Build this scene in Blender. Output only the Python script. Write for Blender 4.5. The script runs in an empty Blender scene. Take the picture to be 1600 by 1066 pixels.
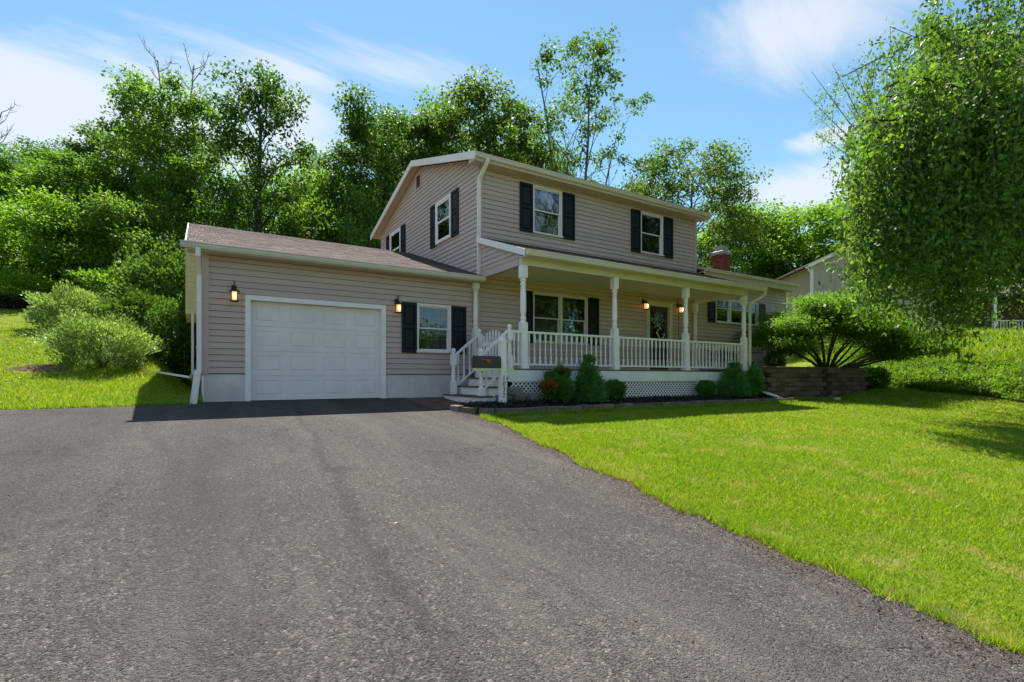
import bpy, math, random
import numpy as np
from mathutils import Vector

# ------------------------------------------------------------------ camera, sky, sun
SC = bpy.context.scene
COL = SC.collection
cam_data = bpy.data.cameras.new('camera')
cam = bpy.data.objects.new('camera', cam_data)
COL.objects.link(cam)
cam.location = (0.0, 0.0, 0.515)
cam.rotation_euler = (math.radians(90), 0, math.radians(-32.0))
cam_data.sensor_width = 36.0
cam_data.lens = 793 / 1600 * 36.0
cam_data.shift_y = 57 / 1600
cam_data.clip_start = 0.05
cam_data.clip_end = 2000
SC.camera = cam

TO_SUN = Vector((0.20, 0.56, 1.0)).normalized()
SUN_ELEV = math.asin(TO_SUN.z)
SUN_AZ = math.atan2(TO_SUN.x, TO_SUN.y)
SUN_STRENGTH = 4.7
SKY_STRENGTH = 0.15
SC.view_settings.view_transform = 'Standard'
SC.view_settings.look = 'None'
SC.view_settings.exposure = 1.27
SC.view_settings.gamma = 1.0
SC.view_settings.use_curve_mapping = False

sun_data = bpy.data.lights.new('sun', 'SUN')
sun_data.energy = SUN_STRENGTH
sun_data.angle = math.radians(0.53)
sun_data.color = (1.0, 0.95, 0.86)
sun = bpy.data.objects.new('sun', sun_data)
COL.objects.link(sun)
sun.location = (10, 30, 40)
sun.rotation_euler = TO_SUN.to_track_quat('Z', 'Y').to_euler()

world = bpy.data.worlds.new('World')
SC.world = world
world.use_nodes = True
wn = world.node_tree
wn.nodes.clear()
def N(tree, typ, **kw):
    n = tree.nodes.new(typ)
    for k, v in kw.items():
        if k.startswith('_'):
            setattr(n, k[1:], v)
        else:
            n.inputs[k.replace('__', ' ')].default_value = v
    return n
def build_world():
    t = wn; L = t.links.new
    sky = t.nodes.new('ShaderNodeTexSky')
    sky.sky_type = 'NISHITA'
    sky.sun_disc = False
    sky.sun_elevation = SUN_ELEV
    sky.sun_rotation = SUN_AZ
    sky.altitude = 200
    sky.air_density = 1.0
    sky.dust_density = 0.06
    sky.ozone_density = 3.0
    tc = t.nodes.new('ShaderNodeTexCoord')
    sep = t.nodes.new('ShaderNodeSeparateXYZ'); L(tc.outputs['Generated'], sep.inputs[0])
    # flat cloud layer: direction / height
    mz = t.nodes.new('ShaderNodeMath'); mz.operation = 'MAXIMUM'; L(sep.outputs['Z'], mz.inputs[0]); mz.inputs[1].default_value = 0.0
    ad = t.nodes.new('ShaderNodeMath'); ad.operation = 'ADD'; L(mz.outputs[0], ad.inputs[0]); ad.inputs[1].default_value = 0.16
    dv = t.nodes.new('ShaderNodeVectorMath'); dv.operation = 'DIVIDE'
    L(tc.outputs['Generated'], dv.inputs[0])
    cb = t.nodes.new('ShaderNodeCombineXYZ')
    for i in range(3): L(ad.outputs[0], cb.inputs[i])
    L(cb.outputs[0], dv.inputs[1])
    mp = t.nodes.new('ShaderNodeMapping'); L(dv.outputs[0], mp.inputs['Vector'])
    mp.inputs['Rotation'].default_value = (0, 0, math.radians(26))
    mp.inputs['Scale'].default_value = (0.62, 1.9, 1.0)
    mp.inputs['Location'].default_value = CLOUD_LOC
    n1 = N(t, 'ShaderNodeTexNoise', Scale=1.9, Detail=11.0, Roughness=0.62, Distortion=0.7)
    L(mp.outputs[0], n1.inputs['Vector'])
    n2 = N(t, 'ShaderNodeTexNoise', Scale=0.62, Detail=3.0, Roughness=0.5)
    L(mp.outputs[0], n2.inputs['Vector'])
    ml = t.nodes.new('ShaderNodeMath'); ml.operation = 'MULTIPLY_ADD'
    L(n2.outputs['Fac'], ml.inputs[0]); ml.inputs[1].default_value = 0.9; ml.inputs[2].default_value = -0.45
    sm = t.nodes.new('ShaderNodeMath'); sm.operation = 'ADD'; L(n1.outputs['Fac'], sm.inputs[0]); L(ml.outputs[0], sm.inputs[1])
    # a few named cloud banks, each at its own direction in the sky
    acc = sm.outputs[0]
    for (d, width, amp) in CLOUD_BANKS:
        dn = t.nodes.new('ShaderNodeVectorMath'); dn.operation = 'SUBTRACT'
        L(tc.outputs['Generated'], dn.inputs[0]); dn.inputs[1].default_value = d
        sc = t.nodes.new('ShaderNodeVectorMath'); sc.operation = 'MULTIPLY'; L(dn.outputs[0], sc.inputs[0])
        sc.inputs[1].default_value = (1 / width[0], 1 / width[0], 1 / width[1])
        ln = t.nodes.new('ShaderNodeVectorMath'); ln.operation = 'LENGTH'; L(sc.outputs[0], ln.inputs[0])
        mr = t.nodes.new('ShaderNodeMapRange'); mr.interpolation_type = 'SMOOTHSTEP'
        L(ln.outputs['Value'], mr.inputs['Value'])
        mr.inputs['From Min'].default_value = 0; mr.inputs['From Max'].default_value = 1
        mr.inputs['To Min'].default_value = amp; mr.inputs['To Max'].default_value = 0
        a2 = t.nodes.new('ShaderNodeMath'); a2.operation = 'ADD'; L(acc, a2.inputs[0]); L(mr.outputs[0], a2.inputs[1])
        acc = a2.outputs[0]
    rm = t.nodes.new('ShaderNodeMapRange'); rm.interpolation_type = 'SMOOTHSTEP'
    L(acc, rm.inputs['Value'])
    rm.inputs['From Min'].default_value = 0.52; rm.inputs['From Max'].default_value = 0.86
    rm.inputs['To Max'].default_value = 0.74
    mix = t.nodes.new('ShaderNodeMix'); mix.data_type = 'RGBA'
    L(rm.outputs[0], mix.inputs['Factor'])
    hs = t.nodes.new('ShaderNodeHueSaturation'); L(sky.outputs[0], hs.inputs['Color'])
    hs.inputs['Saturation'].default_value = 0.9; hs.inputs['Value'].default_value = SKY_VALUE
    tn = t.nodes.new('ShaderNodeMix'); tn.data_type = 'RGBA'; tn.blend_type = 'MULTIPLY'; tn.inputs['Factor'].default_value = 1
    L(hs.outputs[0], tn.inputs['A']); tn.inputs['B'].default_value = (.68, .89, .86, 1)
    L(tn.outputs['Result'], mix.inputs['A'])
    mix.inputs['B'].default_value = CLOUD_COL
    bg = t.nodes.new('ShaderNodeBackground'); bg.inputs['Strength'].default_value = SKY_STRENGTH
    L(mix.outputs['Result'], bg.inputs['Color'])
    out = t.nodes.new('ShaderNodeOutputWorld'); L(bg.outputs[0], out.inputs['Surface'])

F_PX = 793.0
def cam_dir(px, py):
    x = (px - 800) / F_PX; z = (590 - py) / F_PX
    v = Vector((0.848 * x + 0.53, -0.53 * x + 0.848, z)).normalized()
    return (v.x, v.y, v.z)
CLOUD_LOC = (0.3, 1.7, 0.0)
SKY_VALUE = 0.60
CLOUD_COL = (2.6, 2.68, 2.8, 1)
CLOUD_BANKS = [(cam_dir(60, 170), (0.50, 0.12), 0.30), (cam_dir(1250, 40), (0.32, 0.12), 0.36),
               (cam_dir(1290, 215), (0.09, 0.025), 0.42), (cam_dir(1275, 295), (0.20, 0.075), 0.40),
               (cam_dir(620, 110), (0.30, 0.06), 0.24), (cam_dir(470, 170), (0.12, 0.09), 0.16),
               (cam_dir(700, 290), (0.9, 0.16), 0.10)]
build_world()

# ------------------------------------------------------------------ helpers
FRAME = {}                      # frame coordinates of every parent object
def link(o): COL.objects.link(o); return o
def tag(o, label=None, cat=None, group=None, kind=None):
    if label: o['label'] = label
    if cat: o['category'] = cat
    if group: o['group'] = group
    if kind: o['kind'] = kind
    return o
def thing(name, loc, label, cat, group=None, rotz=0.0, frame=None):
    o = link(bpy.data.objects.new(name, None))
    o.empty_display_size = 0.3
    o.location = loc; o.rotation_euler = (0, 0, rotz)
    FRAME[o.name] = Vector(loc if frame is None else frame)
    return tag(o, label, cat, group)

class MB:
    """collects faces; coordinates are frame coordinates"""
    def __init__(s): s.v = []; s.f = []
    def quad(s, *p):
        i = len(s.v); s.v += [tuple(q) for q in p]; s.f.append(tuple(range(i, i + len(p)))); return s
    def box(s, x0, x1, y0, y1, z0, z1):
        i = len(s.v)
        s.v += [(x0,y0,z0),(x1,y0,z0),(x1,y1,z0),(x0,y1,z0),(x0,y0,z1),(x1,y0,z1),(x1,y1,z1),(x0,y1,z1)]
        s.f += [tuple(i + k for k in q) for q in ((0,3,2,1),(4,5,6,7),(0,1,5,4),(1,2,6,5),(2,3,7,6),(3,0,4,7))]
        return s
    def prism(s, poly, d):
        """poly: list of 3-D points, extruded by vector d"""
        i = len(s.v); n = len(poly)
        s.v += [tuple(p) for p in poly] + [tuple(Vector(p) + Vector(d)) for p in poly]
        s.f.append(tuple(range(i + n - 1, i - 1, -1))); s.f.append(tuple(range(i + n, i + 2 * n)))
        for k in range(n):
            k2 = (k + 1) % n
            s.f.append((i + k, i + k2, i + n + k2, i + n + k))
        return s
    def hexa(s, a, b):
        """two quads a and b (4 points each) joined into a closed block"""
        i = len(s.v); s.v += [tuple(p) for p in a] + [tuple(p) for p in b]
        s.f += [tuple(i + k for k in q) for q in ((0,3,2,1),(4,5,6,7),(0,1,5,4),(1,2,6,5),(2,3,7,6),(3,0,4,7))]
        return s
    def bar(s, p, q, w, h=None, up=(0,0,1)):
        p = Vector(p); q = Vector(q); h = h or w
        d = (q - p).normalized(); u = Vector(up)
        if abs(d.dot(u)) > .98: u = Vector((1, 0, 0))
        r = d.cross(u).normalized(); u = r.cross(d).normalized()
        A = [p + r*sx*w/2 + u*sz*h/2 for sx, sz in ((-1,-1),(1,-1),(1,1),(-1,1))]
        B = [q + r*sx*w/2 + u*sz*h/2 for sx, sz in ((-1,-1),(1,-1),(1,1),(-1,1))]
        return s.hexa(A, B)
    def tube(s, pts, rad, n=6, cap=True):
        pts = [Vector(p) for p in pts]
        if not hasattr(rad, '__len__'): rad = [rad] * len(pts)
        i0 = len(s.v); ref = None
        for k, p in enumerate(pts):
            d = (pts[min(k + 1, len(pts) - 1)] - pts[max(k - 1, 0)]).normalized()
            if ref is None:
                ref = d.cross(Vector((0.31, 0.9, 0.12))).normalized()
            else:
                ref = (ref - d * ref.dot(d)).normalized()
            b = d.cross(ref)
            for j in range(n):
                t = 2 * math.pi * j / n
                s.v.append(tuple(p + (ref * math.cos(t) + b * math.sin(t)) * rad[k]))
        for k in range(len(pts) - 1):
            for j in range(n):
                a = i0 + k * n + j; b2 = i0 + k * n + (j + 1) % n
                s.f.append((a, b2, b2 + n, a + n))
        if cap:
            s.f.append(tuple(i0 + j for j in range(n - 1, -1, -1)))
            e = i0 + (len(pts) - 1) * n
            s.f.append(tuple(e + j for j in range(n)))
        return s
    def lathe(s, cx, cy, prof, n=10):
        i0 = len(s.v)
        for r, z in prof:
            for j in range(n):
                t = 2 * math.pi * (j + .5) / n
                s.v.append((cx + r * math.cos(t), cy + r * math.sin(t), z))
        for k in range(len(prof) - 1):
            for j in range(n):
                a = i0 + k * n + j; b = i0 + k * n + (j + 1) % n
                s.f.append((a, b, b + n, a + n))
        s.f.append(tuple(i0 + j for j in range(n - 1, -1, -1)))
        e = i0 + (len(prof) - 1) * n
        s.f.append(tuple(e + j for j in range(n)))
        return s
    def mesh(s, name, mat, off=(0, 0, 0), smooth=False):
        me = bpy.data.meshes.new(name)
        ox, oy, oz = off
        me.from_pydata([(x - ox, y - oy, z - oz) for x, y, z in s.v], [], s.f)
        if mat: me.materials.append(mat)
        if smooth: me.shade_smooth()
        me.update()
        return me
    def build(s, name, mat, parent=None, label=None, kind=None, smooth=False, loc=None):
        base = FRAME[parent.name] if parent else Vector((0, 0, 0))
        loc = Vector(loc) if loc is not None else base
        o = link(bpy.data.objects.new(name, s.mesh(name, mat, loc, smooth)))
        if parent:
            o.parent = parent; o.location = loc - base
        else:
            o.location = loc
        FRAME[o.name] = loc
        return tag(o, label, kind=kind)
def place(name, me, parent, loc, rotz=0.0, scale=None):
    """one more piece that shares mesh data; loc in frame coordinates"""
    o = link(bpy.data.objects.new(name, me))
    o.parent = parent; o.location = Vector(loc) - FRAME[parent.name]
    o.rotation_euler = (0, 0, rotz)
    if scale: o.scale = scale
    FRAME[o.name] = Vector(loc)
    return o
def np_mesh(name, verts, faces, mat, k=4, smooth=False):
    """verts (n,3), faces (m,k)"""
    me = bpy.data.meshes.new(name)
    n = len(verts); m = len(faces)
    me.vertices.add(n); me.vertices.foreach_set('co', np.asarray(verts, np.float32).ravel())
    me.loops.add(m * k); me.loops.foreach_set('vertex_index', np.asarray(faces, np.int32).ravel())
    me.polygons.add(m)
    me.polygons.foreach_set('loop_start', np.arange(0, m * k, k, dtype=np.int32))
    me.polygons.foreach_set('loop_total', np.full(m, k, np.int32))
    me.update(calc_edges=True)
    me.materials.append(mat)
    if smooth: me.shade_smooth()
    return me

# ------------------------------------------------------------------ materials
def new_mat(name):
    m = bpy.data.materials.new(name); m.use_nodes = True
    t = m.node_tree; t.nodes.clear()
    out = t.nodes.new('ShaderNodeOutputMaterial')
    p = t.nodes.new('ShaderNodeBsdfPrincipled')
    t.links.new(p.outputs[0], out.inputs['Surface'])
    return m, t, p, out
def objco(t, scale=(1, 1, 1)):
    g = t.nodes.new('ShaderNodeNewGeometry')
    mp = t.nodes.new('ShaderNodeMapping'); mp.inputs['Scale'].default_value = scale
    t.links.new(g.outputs['Position'], mp.inputs['Vector'])
    return mp.outputs[0]
def ramp(t, fac, stops):
    r = t.nodes.new('ShaderNodeValToRGB')
    el = r.color_ramp.elements
    while len(el) < len(stops): el.new(0.5)
    for e, (p, c) in zip(el, stops):
        e.position = p; e.color = (*c, 1)
    t.links.new(fac, r.inputs[0])
    return r.outputs[0]
def mixc(t, fac, a, b, mode='MIX'):
    m = t.nodes.new('ShaderNodeMix'); m.data_type = 'RGBA'; m.blend_type = mode
    for s, v in (('Factor', fac), ('A', a), ('B', b)):
        if isinstance(v, (int, float)): m.inputs[s].default_value = v
        elif isinstance(v, tuple): m.inputs[s].default_value = (*v, 1) if len(v) == 3 else v
        else: t.links.new(v, m.inputs[s])
    return m.outputs['Result']
def noise(t, vec, scale, detail=4, rough=.55, dist=0.0):
    n = N(t, 'ShaderNodeTexNoise', Scale=scale, Detail=detail, Roughness=rough, Distortion=dist)
    t.links.new(vec, n.inputs['Vector'])
    return n.outputs['Fac']
def maprange(t, v, a, b, c=0.0, d=1.0, smooth=True):
    m = t.nodes.new('ShaderNodeMapRange')
    if smooth: m.interpolation_type = 'SMOOTHSTEP'
    t.links.new(v, m.inputs['Value'])
    for k, x in (('From Min', a), ('From Max', b), ('To Min', c), ('To Max', d)): m.inputs[k].default_value = x
    return m.outputs[0]
def math_(t, op, a, b=None):
    m = t.nodes.new('ShaderNodeMath'); m.operation = op
    for i, v in enumerate((a, b)):
        if v is None: continue
        if isinstance(v, (int, float)): m.inputs[i].default_value = v
        else: t.links.new(v, m.inputs[i])
    return m.outputs[0]
def bump(t, p, h, strength, dist):
    b = t.nodes.new('ShaderNodeBump'); b.inputs['Strength'].default_value = strength; b.inputs['Distance'].default_value = dist
    t.links.new(h, b.inputs['Height']); t.links.new(b.outputs[0], p.inputs['Normal'])
def island(t):
    g = t.nodes.new('ShaderNodeNewGeometry'); return g.outputs['Random Per Island']
def objrand(t):
    g = t.nodes.new('ShaderNodeObjectInfo'); return g.outputs['Random']
def painted(name, col, rough=.45, var=.06, dirt=.12, scale=6, spec=.4, piece=0.0, metal=0.0, stretch=(1, 1, 1), bumpy=0.0):
    """painted / plain surface with faint mottling and grime; piece: per-object tone change"""
    m, t, p, o = new_mat(name)
    v = objco(t, stretch)
    n1 = noise(t, v, scale, 5); n2 = noise(t, v, scale * .22, 3)
    n3 = noise(t, v, scale * 9, 3)
    lo = tuple(c * (1 - var) for c in col); hi = tuple(min(1, c * (1 + var)) for c in col)
    c = ramp(t, n1, [(.3, lo), (.7, hi)])
    g = maprange(t, n2, .48, .78, 0, dirt)
    c = mixc(t, g, c, tuple(x * .55 for x in col))
    if piece:
        r = objrand(t)
        c = mixc(t, 1.0, c, ramp(t, r, [(0, (1 - piece,) * 3), (1, (1 + piece * .4,) * 3)]), 'MULTIPLY')
    t.links.new(c, p.inputs['Base Color'])
    rr = maprange(t, n1, .2, .8, rough - .08, rough + .1)
    t.links.new(rr, p.inputs['Roughness'])
    p.inputs['Specular IOR Level'].default_value = spec
    p.inputs['Metallic'].default_value = metal
    if bumpy: bump(t, p, n3, .5, bumpy)
    return m
def leaf_mat(name, c_dark, c_mid, c_light, trans=.45, rough=.55, spec=.2, odd=None):
    m, t, p, out = new_mat(name)
    r = island(t)
    stops = [(0, c_dark), (.5, c_mid), (1, c_light)]
    if odd: stops = [(0, odd), (odd_frac, odd), (odd_frac + .01, c_dark), (.55, c_mid), (1, c_light)]
    c = ramp(t, r, stops)
    big = noise(t, objco(t), .55, 3)
    c = mixc(t, maprange(t, big, .35, .68, 0, .5), c, tuple(x * .62 for x in c_mid))
    ob = objrand(t)
    c = mixc(t, 1.0, c, ramp(t, ob, [(0, (.80, .88, .86)), (.5, (1, 1, 1)), (1, (1.16, 1.08, .95))]), 'MULTIPLY')
    t.links.new(c, p.inputs['Base Color'])
    p.inputs['Roughness'].default_value = rough
    p.inputs['Specular IOR Level'].default_value = spec
    tr = t.nodes.new('ShaderNodeBsdfTranslucent')
    tc = mixc(t, 1.0, c, (1.55, 1.75, .55), 'MULTIPLY')
    t.links.new(tc, tr.inputs['Color'])
    ms = t.nodes.new('ShaderNodeMixShader'); ms.inputs[0].default_value = trans
    t.links.new(p.outputs[0], ms.inputs[1]); t.links.new(tr.outputs[0], ms.inputs[2])
    t.links.new(ms.outputs[0], out.inputs['Surface'])
    return m
odd_frac = .12

M = {}
def make_materials():
    M['white'] = painted('white_paint', (.92, .79, .81), .45, .05, .25, 5)
    M['white_metal'] = painted('white_metal', (.86, .715, .72), .38, .04, .22, 3)
    M['cream_metal'] = painted('cream_gutter', (.66, .57, .52), .4, .04, .25, 3)
    M['soffit'] = painted('beige_soffit', (.56, .45, .36), .55, .03, .1, 4)
    M['porch_ceiling'] = painted('porch_ceiling', (.78, .68, .58), .55, .03, .08, 4)
    M['siding'] = painted('tan_vinyl_siding', (.58, .405, .365), .5, .05, .10, 3, .35, piece=.05, stretch=(.35, .35, 3), bumpy=.0006)
    M['siding_flat'] = painted('siding_backing', (.47, .34, .30), .6, .04, .1, 3)
    M['shade_sheathing'] = painted('wall_gap_shade', (.10, .085, .075), .8, .05, .1, 3)  # dark colour paints in the shadow lines between siding boards
    M['siding_trim'] = painted('taupe_corner_trim', (.60, .405, .375), .5, .04, .1, 3)
    M['cream_siding'] = painted('cream_panel', (.78, .62, .36), .55, .05, .15, 5)
    M['shutter'] = painted('navy_shutter', (.008, .010, .016), .5, .15, .1, 8, .25)
    M['garage'] = painted('white_garage_door', (.88, .73, .745), .45, .05, .22, 3)
    M['foundation'] = painted('painted_foundation', (.76, .62, .61), .75, .08, .5, 3, .2, bumpy=.004)
    M['tread'] = painted('brown_deck_boards', (.17, .12, .085), .65, .25, .3, 9, .3, piece=.2, stretch=(1, 6, 6))
    M['door'] = painted('dark_red_door', (.085, .030, .028), .35, .2, .1, 7, .5)
    M['black_metal'] = painted('black_metal', (.014, .012, .011), .42, .2, .1, 12, .5)
    M['mailbox'] = painted('dark_grey_mailbox', (.022, .024, .027), .35, .2, .15, 9, .5)
    M['red'] = painted('red_flag', (.62, .05, .025), .5, .1, .1, 9)
    M['yellow_wood'] = painted('cream_wood', (.74, .70, .46), .5, .05, .2, 9)
    M['black_print'] = painted('black_numbers', (.012, .012, .014), .5, .1, 0, 9)
    M['concrete'] = painted('concrete_cap', (.36, .35, .33), .85, .15, .3, 12, .2, bumpy=.004)
    M['chrome'] = painted('worn_metal', (.45, .42, .36), .35, .1, .1, 9, .5, metal=.8)
    M['blind'] = painted('white_blind', (.40, .38, .34), .6, .03, .05, 5)
    M['curtain'] = painted('pale_curtain', (.27, .235, .20), .8, .15, .1, 5, stretch=(6, 6, .4))
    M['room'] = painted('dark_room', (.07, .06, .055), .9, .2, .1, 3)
    M['flower'] = painted('white_flower', (.75, .74, .68), .7, .1, .1, 20)
    # glass
    m, t, p, out = new_mat('window_glass')
    t.nodes.remove(p)
    gl = t.nodes.new('ShaderNodeBsdfGlossy'); gl.inputs['Roughness'].default_value = .015
    gl.inputs['Color'].default_value = (.9, .93, .95, 1)
    tp = t.nodes.new('ShaderNodeBsdfTransparent'); tp.inputs['Color'].default_value = (.62, .65, .66, 1)
    fr = t.nodes.new('ShaderNodeFresnel'); fr.inputs['IOR'].default_value = 1.55
    nz = noise(t, objco(t), 2.2, 2)
    bp = t.nodes.new('ShaderNodeBump'); bp.inputs['Strength'].default_value = .25; bp.inputs['Distance'].default_value = .02
    t.links.new(nz, bp.inputs['Height']); t.links.new(bp.outputs[0], gl.inputs['Normal'])
    k = math_(t, 'MULTIPLY_ADD', fr.outputs[0], 1.2); k.node.inputs[2].default_value = .02
    ms = t.nodes.new('ShaderNodeMixShader'); t.links.new(k, ms.inputs[0])
    t.links.new(tp.outputs[0], ms.inputs[1]); t.links.new(gl.outputs[0], ms.inputs[2])
    t.links.new(ms.outputs[0], out.inputs['Surface'])
    M['glass'] = m
    # lantern light
    m, t, p, out = new_mat('lit_lantern_glass')
    p.inputs['Base Color'].default_value = (.8, .5, .2, 1)
    p.inputs['Emission Color'].default_value = (1.0, .50, .16, 1); p.inputs['Emission Strength'].default_value = .42
    M['lamp_glass'] = m
    m, t, p, out = new_mat('lit_bulb')
    p.inputs['Emission Color'].default_value = (1.0, .78, .42, 1); p.inputs['Emission Strength'].default_value = 3.5
    M['bulb'] = m
    # shingles: tone per tab
    m, t, p, out = new_mat('mauve_shingle')
    r = island(t)
    c = ramp(t, r, [(0, (.048, .032, .031)), (.35, (.09, .061, .058)), (.75, (.125, .086, .081)), (1, (.175, .122, .112))])
    n1 = noise(t, objco(t), 90, 3); n2 = noise(t, objco(t), .8, 4)
    c = mixc(t, maprange(t, n1, .3, .7, 0, .45), c, (.10, .075, .075))
    c = mixc(t, maprange(t, n2, .45, .75, 0, .3), c, (.12, .105, .095))
    t.links.new(c, p.inputs['Base Color']); p.inputs['Roughness'].default_value = .92
    p.inputs['Specular IOR Level'].default_value = .15
    bump(t, p, n1, .8, .004)
    M['shingle'] = m
    # brick, mortar
    def masonry(name, cols, rough, sc, piece):
        m, t, p, out = new_mat(name)
        r = objrand(t)
        c = ramp(t, r, [(i / (len(cols) - 1), q) for i, q in enumerate(cols)])
        v = objco(t); n1 = noise(t, v, sc, 6, .65); n2 = noise(t, v, sc * .2, 3)
        c = mixc(t, maprange(t, n1, .35, .75, 0, .55), c, tuple(x * .45 for x in cols[0]))
        c = mixc(t, maprange(t, n2, .5, .8, 0, piece), c, (.05, .055, .03))
        t.links.new(c, p.inputs['Base Color']); p.inputs['Roughness'].default_value = rough
        p.inputs['Specular IOR Level'].default_value = .2
        bump(t, p, n1, .9, .012)
        return m
    M['brick'] = masonry('red_brick', [(.20, .045, .035), (.27, .065, .05), (.32, .09, .07)], .85, 30, .1)
    M['mortar'] = painted('mortar', (.30, .27, .25), .9, .1, .2, 20, .2)
    M['block'] = masonry('brown_wall_block', [(.085, .05, .04), (.135, .082, .064), (.19, .12, .097)], .95, 16, .55)
    M['edging'] = masonry('edging_stone', [(.13, .10, .085), (.19, .145, .115), (.24, .19, .15)], .95, 14, .35)
    M['rock'] = masonry('grey_rock', [(.15, .145, .14), (.2, .19, .18), (.26, .25, .24)], .95, 8, .3)
    M['paver'] = masonry('red_paver', [(.17, .085, .07), (.22, .12, .10), (.26, .15, .13)], .9, 14, .2)
    # bark
    def bark(name, a, b):
        m, t, p, out = new_mat(name)
        n1 = noise(t, objco(t, (1, 1, .25)), 14, 6, .65); n2 = noise(t, objco(t), 1.2, 3)
        c = ramp(t, n1, [(.3, a), (.7, b)])
        c = mixc(t, maprange(t, n2, .5, .75, 0, .4), c, (.055, .06, .035))
        t.links.new(c, p.inputs['Base Color']); p.inputs['Roughness'].default_value = .95
        p.inputs['Specular IOR Level'].default_value = .15
        bump(t, p, n1, 1.0, .03)
        return m
    M['bark'] = bark('dark_bark', (.030, .024, .019), (.085, .07, .055))
    M['bark_grey'] = bark('grey_bark', (.07, .06, .052), (.17, .15, .13))
    # foliage
    M['leaf_mid'] = leaf_mat('mid_green_leaf', (0.051, 0.115, 0.025), (0.103, 0.196, 0.035), (0.185, 0.288, 0.048), .48)
    M['leaf_deep'] = leaf_mat('deep_green_leaf', (0.040, 0.086, 0.028), (0.075, 0.146, 0.034), (0.141, 0.221, 0.044), .42)
    M['leaf_light'] = leaf_mat('light_green_leaf', (0.078, 0.161, 0.023), (0.133, 0.254, 0.029), (0.218, 0.337, 0.042), .5)
    M['leaf_olive'] = leaf_mat('olive_leaf', (0.059, 0.093, 0.025), (0.102, 0.156, 0.032), (0.164, 0.218, 0.047), .45)
    M['leaf_weep'] = leaf_mat('weeping_leaf', (0.052, 0.110, 0.030), (0.090, 0.174, 0.035), (0.170, 0.264, 0.054), .48, .5, .22)
    M['leaf_maple'] = leaf_mat('maple_leaf', (0.058, 0.132, 0.015), (0.099, 0.201, 0.017), (0.150, 0.264, 0.024), .5)
    M['leaf_shrub'] = leaf_mat('shrub_leaf', (0.052, 0.161, 0.041), (0.094, 0.262, 0.052), (0.175, 0.395, 0.064), .35)
    M['leaf_conifer'] = leaf_mat('conifer_needle', (0.052, 0.144, 0.045), (0.088, 0.242, 0.057), (0.161, 0.352, 0.071), .25)
    M['leaf_silver'] = leaf_mat('silvery_leaf', (0.097, 0.162, 0.058), (0.173, 0.255, 0.099), (0.326, 0.387, 0.197), .42, .42, .35)
    M['leaf_brown'] = leaf_mat('rusty_leaf', (.16, .065, .022), (.24, .12, .04), (.30, .18, .07), .35)
    M['leaf_russet'] = leaf_mat('russet_green_leaf', (.07, .06, .025), (.11, .085, .035), (.13, .13, .04), .4)
    M['leaf_cover'] = leaf_mat('groundcover_leaf', (0.078, 0.143, 0.019), (0.130, 0.221, 0.029), (0.221, 0.312, 0.046), .4)
    M['leaf_blue'] = leaf_mat('bluish_shrub_leaf', (0.052, 0.098, 0.058), (0.085, 0.143, 0.085), (0.130, 0.195, 0.117), .3)
    M['leaf_wreath'] = leaf_mat('wreath_leaf', (.015, .035, .012), (.03, .06, .02), (.05, .09, .03), .2)
    # grass blades
    m, t, p, out = new_mat('grass_blade')
    r = island(t); v = objco(t)
    c = ramp(t, r, [(0, (.12, .225, .005)), (.55, (.195, .32, .006)), (.9, (.29, .375, .014)), (.97, (.42, .36, .10)), (1, (.46, .38, .14))])
    n1 = noise(t, v, .55, 4, .6); n2 = noise(t, v, 2.3, 5, .65)
    c = mixc(t, maprange(t, n1, .35, .7, 0, .55), c, (.125, .255, .006))
    c = mixc(t, maprange(t, n2, .50, .72, 0, .75), c, (.36, .32, .10))
    t.links.new(c, p.inputs['Base Color']); p.inputs['Roughness'].default_value = .5
    p.inputs['Specular IOR Level'].default_value = .3
    tr = t.nodes.new('ShaderNodeBsdfTranslucent')
    t.links.new(mixc(t, 1.0, c, (1.6, 1.5, .8), 'MULTIPLY'), tr.inputs['Color'])
    ms = t.nodes.new('ShaderNodeMixShader'); ms.inputs[0].default_value = .4
    t.links.new(p.outputs[0], ms.inputs[1]); t.links.new(tr.outputs[0], ms.inputs[2])
    t.links.new(ms.outputs[0], out.inputs['Surface'])
    M['grass'] = m
    # lawn soil under the blades
    m, t, p, out = new_mat('lawn_ground')
    v = objco(t)
    n0 = noise(t, v, 60, 5, .7); n1 = noise(t, v, .55, 4, .6); n2 = noise(t, v, 2.3, 5, .65)
    c = ramp(t, n0, [(.3, (.08, .115, .010)), (.55, (.17, .22, .014)), (.75, (.25, .28, .03))])
    c = mixc(t, maprange(t, n1, .35, .7, 0, .5), c, (.12, .20, .008))
    c = mixc(t, maprange(t, n2, .50, .72, 0, .85), c, (.30, .23, .10))
    t.links.new(c, p.inputs['Base Color']); p.inputs['Roughness'].default_value = .95
    p.inputs['Specular IOR Level'].default_value = .1
    bump(t, p, n0, 1.0, .03)
    M['lawn'] = m
    # asphalt
    m, t, p, out = new_mat('worn_asphalt')
    v = objco(t)
    vo = N(t, 'ShaderNodeTexVoronoi', Scale=125.0); t.links.new(v, vo.inputs['Vector'])
    sp = t.nodes.new('ShaderNodeSeparateColor'); t.links.new(vo.outputs['Color'], sp.inputs[0])
    c = ramp(t, sp.outputs[0], [(0, (0.0203, 0.0175, 0.0164)), (.3, (0.0475, 0.0412, 0.0390)), (.65, (0.0814, 0.0723, 0.0678)), (.90, (0.1186, 0.1062, 0.0994)), (.985, (0.1808, 0.1582, 0.1446)), (1, (0.3842, 0.3277, 0.2825))])
    vo2 = N(t, 'ShaderNodeTexVoronoi', Scale=52.0); t.links.new(v, vo2.inputs['Vector'])
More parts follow.
